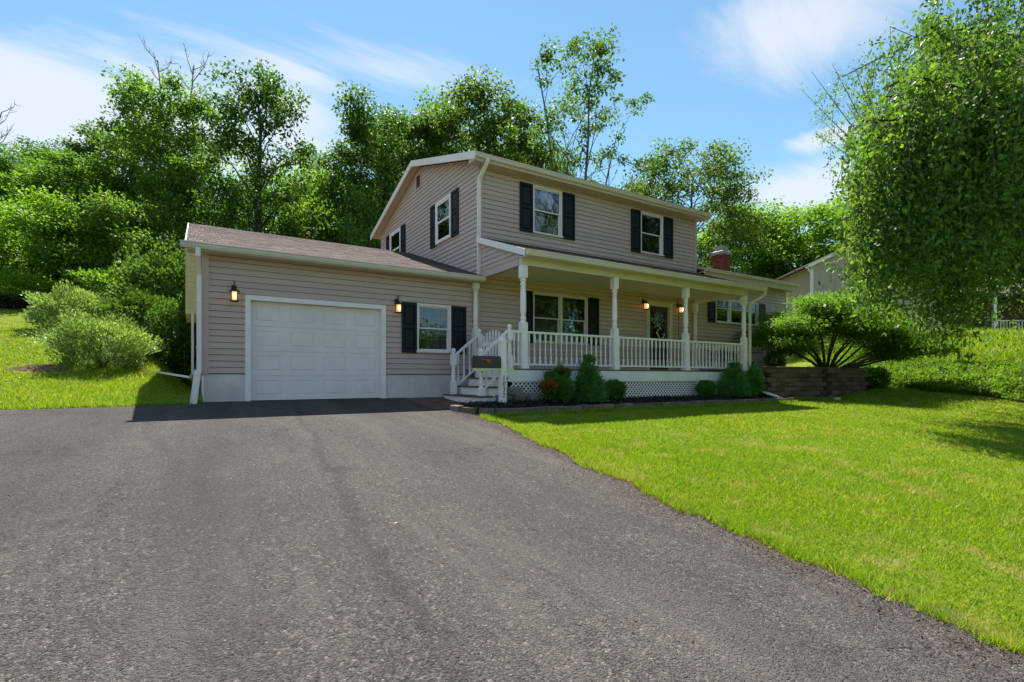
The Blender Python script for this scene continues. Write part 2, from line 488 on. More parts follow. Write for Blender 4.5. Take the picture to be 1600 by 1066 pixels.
    sp2 = t.nodes.new('ShaderNodeSeparateColor'); t.links.new(vo2.outputs['Color'], sp2.inputs[0])
    c = mixc(t, .42, c, ramp(t, sp2.outputs[1], [(0, (0.0136, 0.0119, 0.0111)), (.3, (0.0565, 0.0503, 0.0469)), (.8, (0.0994, 0.0893, 0.0836)), (.96, (0.1695, 0.1503, 0.1379)), (1, (0.3390, 0.2994, 0.2599))]))
    n1 = noise(t, v, .35, 5, .6); n2 = noise(t, v, 1.7, 6, .65); n3 = noise(t, v, 7, 5, .6)
    vs = objco(t, (1.0, .13, 1.0)); n4 = noise(t, vs, 1.5, 5, .6, .4); n5 = noise(t, vs, 5.5, 5, .65, .3)
    c = mixc(t, maprange(t, n1, .38, .68, 0, .35), c, (0.0452, 0.0390, 0.0384))
    c = mixc(t, maprange(t, n4, .50, .70, 0, .45), c, (0.1266, 0.1130, 0.1051))
    c = mixc(t, maprange(t, n4, .46, .30, 0, .45), c, (0.0384, 0.0328, 0.0322))
    c = mixc(t, maprange(t, n5, .55, .75, 0, .32), c, (0.1186, 0.1062, 0.0994))
    c = mixc(t, maprange(t, n2, .52, .75, 0, .30), c, (0.1186, 0.1051, 0.0983))
    c = mixc(t, maprange(t, n3, .70, .84, 0, .5), c, (0.1695, 0.1503, 0.1379))
    # faint drips and hairline cracks
    vc = N(t, 'ShaderNodeTexVoronoi', Scale=.42); vc.feature = 'DISTANCE_TO_EDGE'
    wv = t.nodes.new('ShaderNodeVectorMath'); wv.operation = 'ADD'; t.links.new(v, wv.inputs[0])
    nv = N(t, 'ShaderNodeTexNoise', Scale=1.6, Detail=6.0, Roughness=.7); t.links.new(v, nv.inputs['Vector'])
    t.links.new(nv.outputs['Color'], wv.inputs[1]); t.links.new(wv.outputs[0], vc.inputs['Vector'])
    crack = math_(t, 'MULTIPLY', maprange(t, vc.outputs['Distance'], .0015, .006, 1, 0), maprange(t, n1, .48, .56, 0, .8))
    c = mixc(t, crack, c, (0.0158, 0.0136, 0.0130))
    vd = N(t, 'ShaderNodeTexVoronoi', Scale=.55); t.links.new(v, vd.inputs['Vector'])
    spot = maprange(t, math_(t, 'ADD', vd.outputs['Distance'], math_(t, 'MULTIPLY', n3, .12)), .10, .20, .35, 0)
    sd_ = t.nodes.new('ShaderNodeSeparateColor'); t.links.new(vd.outputs['Color'], sd_.inputs[0])
    c = mixc(t, math_(t, 'MULTIPLY', spot, maprange(t, sd_.outputs[0], .70, .72)), c, (0.0249, 0.0215, 0.0209))
    c = mixc(t, math_(t, 'MULTIPLY', spot, maprange(t, sd_.outputs[0], .22, .20)), c, (0.1582, 0.1412, 0.1299))
    sx = t.nodes.new('ShaderNodeSeparateXYZ'); t.links.new(v, sx.inputs[0])
    wob = math_(t, 'MULTIPLY', math_(t, 'SUBTRACT', n2, .5), .55)
    for (x0, sl, w, col, amt) in ASPHALT_BANDS:
        xl = math_(t, 'SUBTRACT', sx.outputs['X'], math_(t, 'ADD', math_(t, 'MULTIPLY', sx.outputs['Y'], sl), x0))
        d = math_(t, 'ABSOLUTE', math_(t, 'ADD', xl, wob if w < .3 else math_(t, 'MULTIPLY', wob, 2.0)))
        c = mixc(t, maprange(t, d, w * .3, w, amt, 0), c, col)
    t.links.new(c, p.inputs['Base Color'])
    p.inputs['Roughness'].default_value = .9; p.inputs['Specular IOR Level'].default_value = .2
    hh = math_(t, 'ADD', math_(t, 'SUBTRACT', 1.0, vo.outputs['Distance']), math_(t, 'MULTIPLY', math_(t, 'SUBTRACT', 1.0, vo2.outputs['Distance']), 1.3))
    bump(t, p, hh, 1.0, .009)
    M['asphalt'] = m
    # mulch, soil
    def soil(name, a, b, cc, sc):
        m, t, p, out = new_mat(name)
        v = objco(t); n0 = noise(t, v, sc, 6, .7); n1 = noise(t, v, 2.0, 3)
        c = ramp(t, n0, [(.3, a), (.55, b), (.8, cc)])
        c = mixc(t, maprange(t, n1, .45, .7, 0, .4), c, a)
        t.links.new(c, p.inputs['Base Color']); p.inputs['Roughness'].default_value = .97
        p.inputs['Specular IOR Level'].default_value = .1
        bump(t, p, n0, 1.0, .03)
        return m
    M['mulch'] = soil('dark_mulch', (.012, .010, .010), (.03, .025, .023), (.07, .058, .05), 45)
    M['soil'] = soil('dry_soil_edge', (.09, .055, .035), (.16, .105, .07), (.26, .19, .13), 40)
    M['terrace'] = soil('terrace_mulch', (.05, .04, .03), (.12, .095, .07), (.25, .21, .16), 45)
    m, t, p, out = new_mat('mulch_chip')
    c = ramp(t, island(t), [(0, (.010, .009, .009)), (.6, (.028, .023, .021)), (.93, (.065, .052, .045)), (1, (.14, .11, .085))])
    t.links.new(c, p.inputs['Base Color']); p.inputs['Roughness'].default_value = .9
    M['chip'] = m
ASPHALT_BANDS = [(0.73, .09, .085, (.028, .0245, .0245), .34), (-.1, 0.03, .55, (.042, .037, .038), .30), (2.3, .05, .5, (.042, .037, .038), .25), (-1.6, .0, .9, (.038, .033, .036), .3)]
make_materials()

# ------------------------------------------------------------------ ground
def sstep(x, a, b):
    t = np.clip((np.asarray(x, float) - a) / (b - a), 0, 1); return t * t * (3 - 2 * t)
def bank_line(b): return 21.75 + .27 * np.maximum(0, b - 4.6) + .05 * np.minimum(0, b - 4.6)
def G(a, b):
    a = np.asarray(a, float); b = np.asarray(b, float)
    z = -.08 * (11.9 - np.clip(b, -7, 11.9))
    z = z + .10 * np.clip(a - 18.6, 0, 4.4)
    d = np.clip(a - bank_line(b), 0, None)
    z = z + .27 * np.minimum(d, 8.5) * sstep(d, 0, .8) + .04 * np.clip(d - 8.5, 0, 60)
    left = .11 * np.clip(b - 11.9, 0, 3.6) + .23 * np.clip(b - 15.5, 0, 40) + .1 * np.clip(b - 55.5, 0, 200)
    back = .23 * np.clip(b - 23.5, 0, 32) + .1 * np.clip(b - 55.5, 0, 200)
    w = 1 - sstep(a, -1.2, .2)
    z = z + w * left + (1 - w) * back * (1 - .4 * sstep(a, 18, 30))
    return z
def g1(a, b): return float(G(a, b))
RIGHT_EDGE = [(-9, 3.3), (-2, 3.42), (.79, 3.51), (1.72, 3.57), (3.28, 3.76), (4.8, 4.03), (6.32, 4.29), (7.27, 4.52), (8.22, 4.66), (8.75, 4.62), (9.7, 4.45), (12.2, 4.4)]
_eb = np.array([p[0] for p in RIGHT_EDGE]); _ea = np.array([p[1] for p in RIGHT_EDGE])
def edge_wob(b): return .035 * np.sin(b * 5.1) + .025 * np.sin(b * 11.3 + 1) + .018 * np.sin(b * 23.7 + 2)
def right_edge(b): return np.interp(b, _eb, _ea) + edge_wob(np.asarray(b, float))
def left_far(a): return np.interp(a, [-12, -2.69, -.05, .13], [10.7, 11.43, 11.66, 11.70]) + .5 * edge_wob(np.asarray(a, float) * 1.3)

def grid_mesh(name, A, B, Z, mat, drop=None):
    nb, na = A.shape
    V = np.stack([A, B, Z], -1).reshape(-1, 3)
    idx = np.arange(na * nb).reshape(nb, na)
    F = np.stack([idx[:-1, :-1], idx[:-1, 1:], idx[1:, 1:], idx[1:, :-1]], -1).reshape(-1, 4)
    return np_mesh(name, V, F, mat, 4, True)
def structure(name, me):
    o = link(bpy.data.objects.new(name, me)); o['kind'] = 'structure'; return o

xs = np.concatenate([np.linspace(-260, -24, 24), np.linspace(-20, 46, 166), np.linspace(50, 300, 26)])
ys = np.concatenate([np.linspace(-200, -14, 16), np.linspace(-10, 60, 176), np.linspace(66, 320, 26)])
A, B = np.meshgrid(xs, ys)
rng0 = np.random.default_rng(3)
Z = G(A, B)
far = sstep(np.hypot(A - 8, B - 8), 16, 40)
Z = Z + far * (.35 * np.sin(A * .21 + 1) * np.cos(B * .17) + .2 * np.sin(A * .5 + B * .43))
structure('ground', grid_mesh('ground', A, B, Z, M['lawn']))

# driveway sheet, draped 2 cm over the ground with a turned-down rim
bs = np.concatenate([np.linspace(-9, 0, 20), np.linspace(.15, 11.895, 150)])
rows = []
for b in bs:
    e = float(right_edge(b)); far_a = -11.0
    aa = np.concatenate([np.linspace(far_a, -1, 30), np.linspace(-.9, e - .03, 40), [e, e + .012]])
    rows.append(aa)
A = np.array(rows); B = np.repeat(bs[:, None], A.shape[1], 1)
lim = left_far(A)
B2 = np.where((A < .13), np.minimum(B, lim), B)
Z = G(A, B2) + .022 + .006 * np.sin(A * 1.9 + 1) * np.sin(B2 * 1.3)
Z[:, -1] -= .05
Z = np.where((A < .13) & (B > lim), Z - .05, Z)
structure('driveway', grid_mesh('driveway', A, B2, Z, M['asphalt']))

# bare soil strip between asphalt and lawn
def strip(name, pts, w0, w1, mat, dz, nsub=8):
    P = []
    for (x0, y0), (x1, y1) in zip(pts[:-1], pts[1:]):
        for k in range(nsub):
            t = k / nsub; P.append((x0 + (x1 - x0) * t, y0 + (y1 - y0) * t))
    P.append(pts[-1]); P = np.array(P)
    T = np.gradient(P, axis=0); T /= np.linalg.norm(T, axis=1)[:, None] + 1e-9
    Nn = np.stack([T[:, 1], -T[:, 0]], 1)
    r = np.random.default_rng(5)
    wa = w0 * np.ones(len(P)); wb = w1 * (.45 + 1.1 * r.random(len(P)))
    L_ = P - Nn * wa[:, None]; R_ = P + Nn * wb[:, None]
    A = np.stack([L_[:, 0], P[:, 0], R_[:, 0]], 1); B = np.stack([L_[:, 1], P[:, 1], R_[:, 1]], 1)
    Z = G(A, B) + np.array([dz - .004, dz, dz - .006])[None, :]
    return grid_mesh(name, A, B, Z, mat)
bb = np.linspace(-6, 8.7, 60)
structure('soil_edge', strip('soil_edge', [(float(right_edge(b)) + .01, b) for b in bb], .06, .17, M['soil'], .013, 4))
aa = np.linspace(-11, .1, 40)
structure('soil_edge', strip('soil_edge', [(a, float(left_far(a)) + .01) for a in aa[::-1]], .05, .09, M['soil'], .012, 4))

# mulch bed
BED = [(4.75, 9.0), (4.97, 8.92), (6, 8.95), (9, 8.95), (12, 8.92), (15.5, 8.87)]
nb_ = 60
ua = np.linspace(4.62, 15.75, 90); vb = np.linspace(0, 1, 12)
A = np.repeat(ua[None, :], 12, 0)
front = np.interp(ua, [4.6, 4.75, 5.0, 5.4, 15.75], [9.6, 9.15, 8.95, 8.88, 8.84])
back = np.interp(ua, [4.6, 5.3, 5.31, 6.3, 6.35, 15.75], [9.72, 9.75, 9.85, 9.85, 10.6, 10.6])
B = front[None, :] + (back - front)[None, :] * vb[:, None]
rz = np.random.default_rng(9).random(A.shape)
bed_z = lambda a, b: G(a, b) + .075 + .06 * np.sin(np.clip((b - 8.9) / 1.2, 0, 1) * math.pi)
Z = bed_z(A, B) + .03 * (rz - .5)
structure('mulch_bed', grid_mesh('mulch_bed', A, B, Z, M['mulch']))

# raised terrace behind the retaining wall
ua = np.linspace(15.15, 21.6, 50); vb = np.linspace(0, 1, 20)
A = np.repeat(ua[None, :], 20, 0)
front = np.interp(ua, [15, 18.3, 21, 21.6], [9.45, 9.2, 9.08, 9.3])
B = front[None, :] + (12.0 - front)[None, :] * vb[:, None]
rz = np.random.default_rng(11).random(A.shape)
Z = .70 + .05 * (rz - .5) + .10 * np.clip((B - 10.5) / 1.5, 0, 1) + .05 * np.clip(A - 20, 0, 2) - .25 * np.clip(A - 21.2, 0, 1)
structure('terrace', grid_mesh('terrace', A, B, Z, M['terrace']))
A, B = np.meshgrid(np.linspace(20.9, 24.5, 22), np.linspace(9.05, 14, 26))
Z = np.maximum(G(A, B) + .02, .76 - .30 * np.clip(A - 21.6, 0, 5) - .6 * np.clip(9.45 - B, 0, 1))
structure('terrace_slope', grid_mesh('terrace_slope', A, B, Z, M['lawn']))

# brick paver landing in front of the steps
t = thing('paver_landing', (5.0, 10.6, -.09), 'patch of dull red brick pavers at the foot of the porch steps', 'pavers')
bmesh_ = MB().box(-.098, .098, -.048, .048, -.03, .012).mesh('paver', M['paver'])
i = 0
for r in range(20):
    for c in range(9):
        x = 4.34 + .2 * c + (.1 if r % 2 else 0); y = 9.86 + .1 * r
        if x > 5.35 and y < 11.4 and y > 9.9 and x > 5.42: continue
        if x > 6.0: continue
        if i >= 170: break
        place('paver', bmesh_, t, (x, y, g1(x, y) + .02 + random.Random(i).uniform(-.003, .004)), random.Random(i).uniform(-.02, .02)); i += 1

# ------------------------------------------------------------------ the house
Y0 = 11.9; XG = 6.4
house = thing('suburban_house', (XG, Y0, 0), 'tan vinyl sided two storey house with attached garage, white railed porch and navy shutters', 'house')

BR = random.Random(77)
def brd(mb_key, parent, axis, ub, ut, z0, z1, plane, zc0=None, pitch=.127):
    """one lap-siding board: bottom edge proud. ub/ut: (u0,u1) at bottom and top"""
    zc0 = z0 if zc0 is None else zc0
    def nout(z): return .022 - .016 * (z - zc0) / pitch
    n0, n1 = nout(z0), nout(z1)
    if z1 - z0 > .05: z1 = z1 - .008
    n0 += BR.uniform(-.0015, .0015); z0 += BR.uniform(-.0012, .0012)
    def P(u, n, z):
        return (u, plane - n, z) if axis == 'y' else (plane - n, u, z)
    a = [P(ub[0], 0, z0), P(ub[1], 0, z0), P(ub[1], n0, z0), P(ub[0], n0, z0)]
    b = [P(ut[0], 0, z1), P(ut[1], 0, z1), P(ut[1], n1, z1), P(ut[0], n1, z1)]
    m = MB()
    if axis == 'y': m.hexa(a[::-1], b[::-1])
    else: m.hexa(a, b)
    loc = P(ub[0], 0, z0)
    m.build('siding_board', M['siding'], parent, loc=loc)
def cut(spans, lo, hi):
    out = []
    for a, b in spans:
        if hi <= a or lo >= b: out.append((a, b)); continue
        if lo - a > .02: out.append((a, lo))
        if b - hi > .02: out.append((hi, b))
    return out
def side_walls(parent, axis, plane, u0, u1, z0, z1, holes=(), pitch=.127, limit=None, skip=None):
    """all boards of one wall; limit(z) -> (u0,u1) for gables"""
    z = z0
    while z < z1 - .01:
        zt = min(z + pitch, z1)
        if skip and skip(z, zt): z = zt; continue
        jobs = []
        spans = [(u0, u1)]
        for h in holes:
            if min(zt, h[3]) - max(z, h[2]) > .004: spans = cut(spans, h[0], h[1])
        jobs += [(sp_, z, zt) for sp_ in spans]
        for h in holes:
            if min(zt, h[3]) - max(z, h[2]) > .004:
                if h[2] - z > .012: jobs.append(((max(u0, h[0]), min(u1, h[1])), z, h[2]))
                if zt - h[3] > .012: jobs.append(((max(u0, h[0]), min(u1, h[1])), h[3], zt))
        for s, a, b in jobs:
                sb = st = s
                if limit:
                    l0, l1 = limit(a), limit(b)
                    sb = (max(s[0], l0[0]), min(s[1], l0[1])); st = (max(s[0], l1[0]), min(s[1], l1[1]))
                    if sb[1] - sb[0] < .03: continue
                    if st[1] - st[0] < .01: mid = (st[0] + st[1]) / 2; st = (mid - .005, mid + .005)
                if limit and abs((sb[1] - sb[0]) - (s[1] - s[0])) < 1e-6 and abs((st[1] - st[0]) - (s[1] - s[0])) < 1e-6: st = sb
                if sb == st and sb[1] - sb[0] > 4.2:
                    jr = random.Random(int(a * 977 + plane * 131 + sb[0] * 57)); jx = sb[0] + (sb[1] - sb[0]) * jr.uniform(.25, .75)
                    brd(None, parent, axis, (sb[0], jx), (sb[0], jx), a + .001, b - .0005, plane, z, pitch)
                    brd(None, parent, axis, (jx + .002, sb[1]), (jx + .002, sb[1]), a + .001, b - .0005, plane - .0016, z, pitch)
                else: brd(None, parent, axis, sb, st, a + .001, b - .0005, plane, z, pitch)
        z = zt
def wall_slab(name, axis, plane, u0, u1, z0, z1, holes, mat, thick=.12, inset=.0):
    us = sorted({u0, u1} | {h[k] for h in holes for k in (0, 1) if u0 < h[k] < u1})
    zs = sorted({z0, z1} | {h[k] for h in holes for k in (2, 3) if z0 < h[k] < z1})
    m = MB()
    for a, b in zip(us[:-1], us[1:]):
        run = None
        for c, d in zip(zs[:-1], zs[1:]):
            cu, cz = (a + b) / 2, (c + d) / 2
            if any(h[0] < cu < h[1] and h[2] < cz < h[3] for h in holes): continue
            if axis == 'y': m.box(a, b, plane + inset, plane + thick, c, d)
            else: m.box(plane + inset, plane + thick, a, b, c, d)
    return m.build(name, mat, house)

def fb(m, axis, plane, u0, u1, n0, n1, z0, z1):
    if axis == 'y': m.box(u0, u1, plane - n1, plane - n0, z0, z1)
    else: m.box(plane - n1, plane - n0, u0, u1, z0, z1)
    return m
def sash_unit(parent, axis, plane, u0, u1, z0, z1, cols=0, rows=0, blinds=None, split=.5, mat='white_metal'):
    """double-hung pair of sashes with panes inside one opening"""
    zm = z0 + (z1 - z0) * split; s = .034
    for (a, b, n) in ((zm - .02, z1, -.005), (z0, zm + .02, -.045)):
        m = MB()
        fb(m, axis, plane, u0, u0 + s, n - .03, n, a, b); fb(m, axis, plane, u1 - s, u1, n - .03, n, a, b)
        fb(m, axis, plane, u0 + s, u1 - s, n - .03, n, a, a + s); fb(m, axis, plane, u0 + s, u1 - s, n - .03, n, b - s * .9, b)
        m.build('sash', M[mat], parent)
        p = MB(); fb(p, axis, plane, u0 + s - .005, u1 - s + .005, n - .018, n - .012, a + s - .005, b - s * .9 + .005)
        p.build('pane', M['glass'], parent)
        if cols:
            q = MB()
            for c in range(1, cols):
                x = u0 + s + (u1 - u0 - 2 * s) * c / cols; fb(q, axis, plane, x - .009, x + .009, n - .026, n - .02, a + s, b - s)
            for r_ in range(1, rows):
                y = a + s + (b - a - 1.9 * s) * r_ / rows; fb(q, axis, plane, u0 + s, u1 - s, n - .027, n - .019, y - .009, y + .009)
            q.build('muntin', M[mat], parent)
    if blinds:
        q = MB(); top, bot = z1 - s, z0 + s + (z1 - z0) * blinds[0]
        if blinds[1] == 'slat':
            k = bot
            while k < top - .02:
                if axis == 'y': q.hexa([(u0 + s, plane + .10, k), (u1 - s, plane + .10, k), (u1 - s, plane + .101, k + .003), (u0 + s, plane + .101, k + .003)],
                                       [(u0 + s, plane + .118, k + .022), (u1 - s, plane + .118, k + .022), (u1 - s, plane + .119, k + .025), (u0 + s, plane + .119, k + .025)])
                else: q.hexa([(plane + .10, u0 + s, k), (plane + .10, u1 - s, k), (plane + .101, u1 - s, k + .003), (plane + .101, u0 + s, k + .003)],
                             [(plane + .118, u0 + s, k + .022), (plane + .118, u1 - s, k + .022), (plane + .119, u1 - s, k + .025), (plane + .119, u0 + s, k + .025)])
                k += .034
            tag(q.build('blind', M['blind'], parent), kind='stuff')
        else:
            n_ = 26
            for k in range(n_):
                x0 = u0 + s + (u1 - u0 - 2 * s) * k / n_; x1 = u0 + s + (u1 - u0 - 2 * s) * (k + 1) / n_
                d0 = .13 + .018 * math.sin(k * 2.1); d1 = .13 + .018 * math.sin((k + 1) * 2.1)
                if axis == 'y': q.quad((x0, plane + d0, bot), (x1, plane + d1, bot), (x1, plane + d1, top), (x0, plane + d0, top))
                else: q.quad((plane + d0, x0, bot), (plane + d1, x1, bot), (plane + d1, x1, top), (plane + d0, x0, top))
            q.build('curtain', M['curtain'], parent)
def window(axis, plane, u0, u1, z0, z1, lights=1, cols=0, rows=0, blinds=None, tw=.042, split=.5, mat='white_metal'):
    m = MB()
    fb(m, axis, plane, u0, u0 + tw, -.09, .042, z0, z1); fb(m, axis, plane, u1 - tw, u1, -.09, .042, z0, z1)
    fb(m, axis, plane, u0 + tw, u1 - tw, -.09, .042, z1 - tw, z1); fb(m, axis, plane, u0 + tw, u1 - tw, -.09, .05, z0, z0 + tw)
    w = (u1 - u0 - 2 * tw - (lights - 1) * .08) / lights
    for k in range(1, lights):
        x = u0 + tw + k * w + (k - 1) * .08
        fb(m, axis, plane, x, x + .08, -.09, .036, z0 + tw, z1 - tw)
    wo = m.build('window', M[mat], house)
    s = MB(); fb(s, axis, plane, u0 - .02, u1 + .02, .05, .075, z0 - .012, z0 + .03); s.build('sill', M[mat], wo)
    for k in range(lights):
        x = u0 + tw + k * (w + .08)
        sash_unit(wo, axis, plane, x, x + w, z0 + tw, z1 - tw, cols, rows, blinds, split, mat)
    return wo
def shutter(axis, plane, u0, u1, z0, z1):
    m = MB(); st = .055; n0, n1 = .024, .058
    zm = z0 + (z1 - z0) * .52
    fb(m, axis, plane, u0, u0 + st, n0, n1, z0, z1); fb(m, axis, plane, u1 - st, u1, n0, n1, z0, z1)
    for a, b in ((z0, z0 + .085), (zm - .045, zm + .045), (z1 - .075, z1)): fb(m, axis, plane, u0 + st, u1 - st, n0, n1, a, b)
    fb(m, axis, plane, u0 + st, u1 - st, n0, n0 + .006, z0 + .085, zm - .045); fb(m, axis, plane, u0 + st, u1 - st, n0, n0 + .006, zm + .045, z1 - .075)
    so = m.build('shutter', M['shutter'], house)
    for a, b in ((z0 + .085, zm - .045), (zm + .045, z1 - .075)):
        q = MB(); g = .012; c = .035
        def P(u, n, z): return (u, plane - n, z) if axis == 'y' else (plane - n, u, z)
        A_ = [P(u0 + st + g, n0 + .006, a + g), P(u1 - st - g, n0 + .006, a + g), P(u1 - st - g, n0 + .006, b - g), P(u0 + st + g, n0 + .006, b - g)]
        B_ = [P(u0 + st + c, n1 - .006, a + c), P(u1 - st - c, n1 - .006, a + c), P(u1 - st - c, n1 - .006, b - c), P(u0 + st + c, n1 - .006, b - c)]
        q.hexa(A_, B_); q.build('shutter_panel', M['shutter'], so)

W_GAR = (4.65, 5.57, 1.15, 2.35); W_UP1 = (8.12, 9.15, 4.62, 5.97); W_UP2 = (12.39, 13.45, 4.62, 5.97)
W_BIG = (8.12, 10.13, 1.50, 2.95); W_WING = (16.25, 18.92, 2.55, 3.44); DOOR = (12.72, 13.86, .72, 3.02)
W_GA = (13.53, 14.62, 4.62, 5.90); W_GB = (17.80, 18.98, 4.60, 6.0)
GDOOR = (.92, 3.83, -.05, 2.19)
def ins(w, k=.03): return (w[0] + k, w[1] - k, w[2] + k, w[3] - k)
DECK = .72

# garage front wall
gw = wall_slab('garage_wall', 'y', Y0, .13, 6.4, .58, 3.05, [ins(W_GAR), ins(GDOOR)], M['shade_sheathing'])
side_walls(gw, 'y', Y0, .23, 6.30, .60, 2.985, [ins(W_GAR), (GDOOR[0] - .02, GDOOR[1] + .02, -1, GDOOR[3] + .04)])
f = MB().box(.15, GDOOR[0] + .03, Y0 + .005, Y0 + .2, -.4, .585); f.build('foundation', M['foundation'], house)
f = MB().box(GDOOR[1] - .03, 6.4, Y0 + .005, Y0 + .2, -.4, .585); f.build('foundation', M['foundation'], house)
m = MB().box(.12, .235, Y0 - .035, Y0, .585, 2.985); m.build('corner_trim', M['siding_trim'], house)
m = MB().box(6.295, 6.42, Y0 - .03, Y0, .585, 2.985); m.build('corner_trim', M['siding_trim'], house)
# garage side and back
gs = MB().prism([(.13, Y0 + .12, .58), (.13, 22.0, .58), (.13, 22.0, 3.1), (.13, 16.95, 4.72), (.13, Y0 + .12, 3.08)], (.12, 0, 0)).build('garage_side_wall', M['shade_sheathing'], house)
def glim(z): 
    return (Y0 + .02, 21.95) if z < 3.05 else (Y0 + .02 + (z - 3.05) / .318, 21.95 - (z - 3.05) / .318)
side_walls(gs, 'x', .13, Y0 + .02, 21.95, .60, 4.6, [], limit=glim)
MB().box(.15, .35, Y0 + .2, 22.0, -.4, .585).build('foundation', M['foundation'], house)
MB().box(.25, 6.4, 21.9, 22.02, 0, 3.05).build('garage_back_wall', M['siding_flat'], house)
# cream bump-out hung on the garage side
cb = MB().box(-.2, .105, 15.2, 17.6, 2.12, 3.86).build('bump_out', M['cream_siding'], house)
for k in range(13):
    z = 2.14 + k * .132
    MB().hexa([(-.195, 15.2, z), (.10, 15.2, z), (.10, 15.185, z), (-.195, 15.185, z)][::-1], [(-.195, 15.2, z + .13), (.10, 15.2, z + .13), (.10, 15.195, z + .13), (-.195, 15.195, z + .13)][::-1]).build('siding_board', M['cream_siding'], cb, loc=(-.2, 15.2, z))
# garage door
gt = MB().box(GDOOR[0] - .035, .985, Y0 - .04, Y0 + .11, -.03, 2.135).box(3.765, GDOOR[1] + .035, Y0 - .04, Y0 + .11, -.03, 2.135).box(GDOOR[0] - .035, GDOOR[1] + .035, Y0 - .04, Y0 + .11, 2.135, 2.235)
gt.build('garage_door_trim', M['white'], house)
gx0, gx1, gh = .985, 3.765, 2.135
gd = MB().box(gx0, gx1, Y0 + .152, Y0 + .17, .03, gh).build('garage_door', M['garage'], house)
for r in range(4):
    z0, z1 = .03 + (gh - .03) * r / 4, .03 + (gh - .03) * (r + 1) / 4 - .004
    m = MB(); w = (gx1 - gx0) / 4; yb, yf = Y0 + .15, Y0 + .112
    us = []
    for c in range(4): us.append((gx0 + w * c + .10, gx0 + w * (c + 1) - .10))
    m.box(gx0, gx1, yf, yb, z0, z0 + .10).box(gx0, gx1, yf, yb, z1 - .10, z1)
    xsn = [gx0] + [u for p in us for u in p] + [gx1]
    for k in range(0, len(xsn), 2): m.box(xsn[k], xsn[k + 1], yf, yb, z0 + .10, z1 - .10)
    so = m.build('door_section', M['garage'], gd)
for r in range(4):
    z0, z1 = .03 + (gh - .03) * r / 4 + .10, .03 + (gh - .03) * (r + 1) / 4 - .104
    for c in range(4):
        a, b = us[c]; q = MB()
        q.box(a, b, Y0 + .1255, Y0 + .15, z0, z1)
        q.hexa([(a + .012, Y0 + .1255, z0 + .012), (a + .012, Y0 + .1255, z1 - .012), (b - .012, Y0 + .1255, z1 - .012), (b - .012, Y0 + .1255, z0 + .012)][::-1],
               [(a + .04, Y0 + .1145, z0 + .04), (a + .04, Y0 + .1145, z1 - .04), (b - .04, Y0 + .1145, z1 - .04), (b - .04, Y0 + .1145, z0 + .04)][::-1])
        q.build('door_panel', M['garage'], gd)
MB().box(gx0, gx1, Y0 + .112, Y0 + .15, .0, .028).build('door_seal', M['black_metal'], gd)
MB().box(GDOOR[0] - .03, GDOOR[1] + .03, Y0 - .12, Y0 + .3, -.2, -.004).build('door_sill', M['concrete'], house)
window('y', Y0, *W_GAR, cols=3, rows=2, blinds=None, tw=.048)
shutter('y', Y0, 4.26, 4.64, 1.12, 2.35); shutter('y', Y0, 5.58, 6.0, 1.12, 2.35)

# main block walls
holes_f = [ins(W_UP1), ins(W_UP2), ins(W_BIG), ins(DOOR, .01)]
mw = wall_slab('porch_wall', 'y', Y0, 6.4, 15.17, DECK - .6, 3.5, holes_f, M['shade_sheathing'])
side_walls(mw, 'y', Y0, 6.43, 15.17, DECK + .03, 3.26, [ins(W_BIG), (DOOR[0] - .03, DOOR[1] + .03, 0, DOOR[3] + .03)])
uw = wall_slab('upper_wall', 'y', Y0, 6.4, 15.17, 3.5, 6.2, holes_f, M['shade_sheathing'])
side_walls(uw, 'y', Y0, 6.50, 15.09, 4.16, 6.11, [ins(W_UP1), ins(W_UP2)])
MB().box(6.385, 6.505, Y0 - .032, Y0, 3.3, 6.11).build('corner_trim', M['siding_trim'], house)
MB().box(15.085, 15.2, Y0 - .032, Y0, 4.2, 6.11).build('corner_trim', M['siding_trim'], house)
# gable wall
RB, RZ, SL = 16.05, 7.70, .303
def under(b): return RZ - .13 - SL * abs(b - RB)
gpoly = [(XG, Y0 + .12, 0), (XG, 20.25, 0), (XG, 20.25, under(20.25)), (XG, RB, under(RB)), (XG, Y0 + .12, under(Y0 + .12))]
gab = MB().prism([p for p in gpoly if True], (.12, 0, 0)).build('gable_wall', M['shade_sheathing'], house)
# (the two gable windows are glazed boxes set on the sheathing)
def glim2(z):
    if z < under(Y0): return (Y0 + .0, 20.25)
    d = (RZ - .13 - z) / SL
    return (max(Y0, RB - d), min(20.25, RB + d))
side_walls(gab, 'x', XG, Y0 + .0, 20.25, 3.27, 7.52, [ins(W_GA), ins(W_GB)], limit=glim2)
MB().box(15.05, 15.17, Y0 + .12, 20.2, 0, 6.15).prism([(15.05, Y0 + .12, 6.15), (15.05, 20.2, 6.15), (15.05, RB, under(RB))], (.12, 0, 0)).build('right_gable_wall', M['siding_flat'], house)
MB().box(6.52, 15.05, 20.1, 20.25, 0, 6.15).build('back_wall', M['siding_flat'], house)
MB().box(6.52, 15.05, Y0 + .12, 20.1, 3.3, 3.42).box(6.52, 15.05, Y0 + .12, 20.1, 6.1, 6.15).box(6.52, 15.05, Y0 + .12, 20.1, .3, .66).build('floor', M['room'], house)
MB().box(6.52, 15.05, 15.2, 15.3, .66, 6.1).build('inner_wall', M['room'], house)
window('y', Y0, *W_UP1, blinds=(.0, 'curtain')); shutter('y', Y0, 7.67, 8.10, 4.60, 5.97); shutter('y', Y0, 9.17, 9.62, 4.60, 5.97)
window('y', Y0, *W_UP2, blinds=(.42, 'slat')); shutter('y', Y0, 11.95, 12.37, 4.59, 5.97); shutter('y', Y0, 13.47, 13.93, 4.59, 5.97)
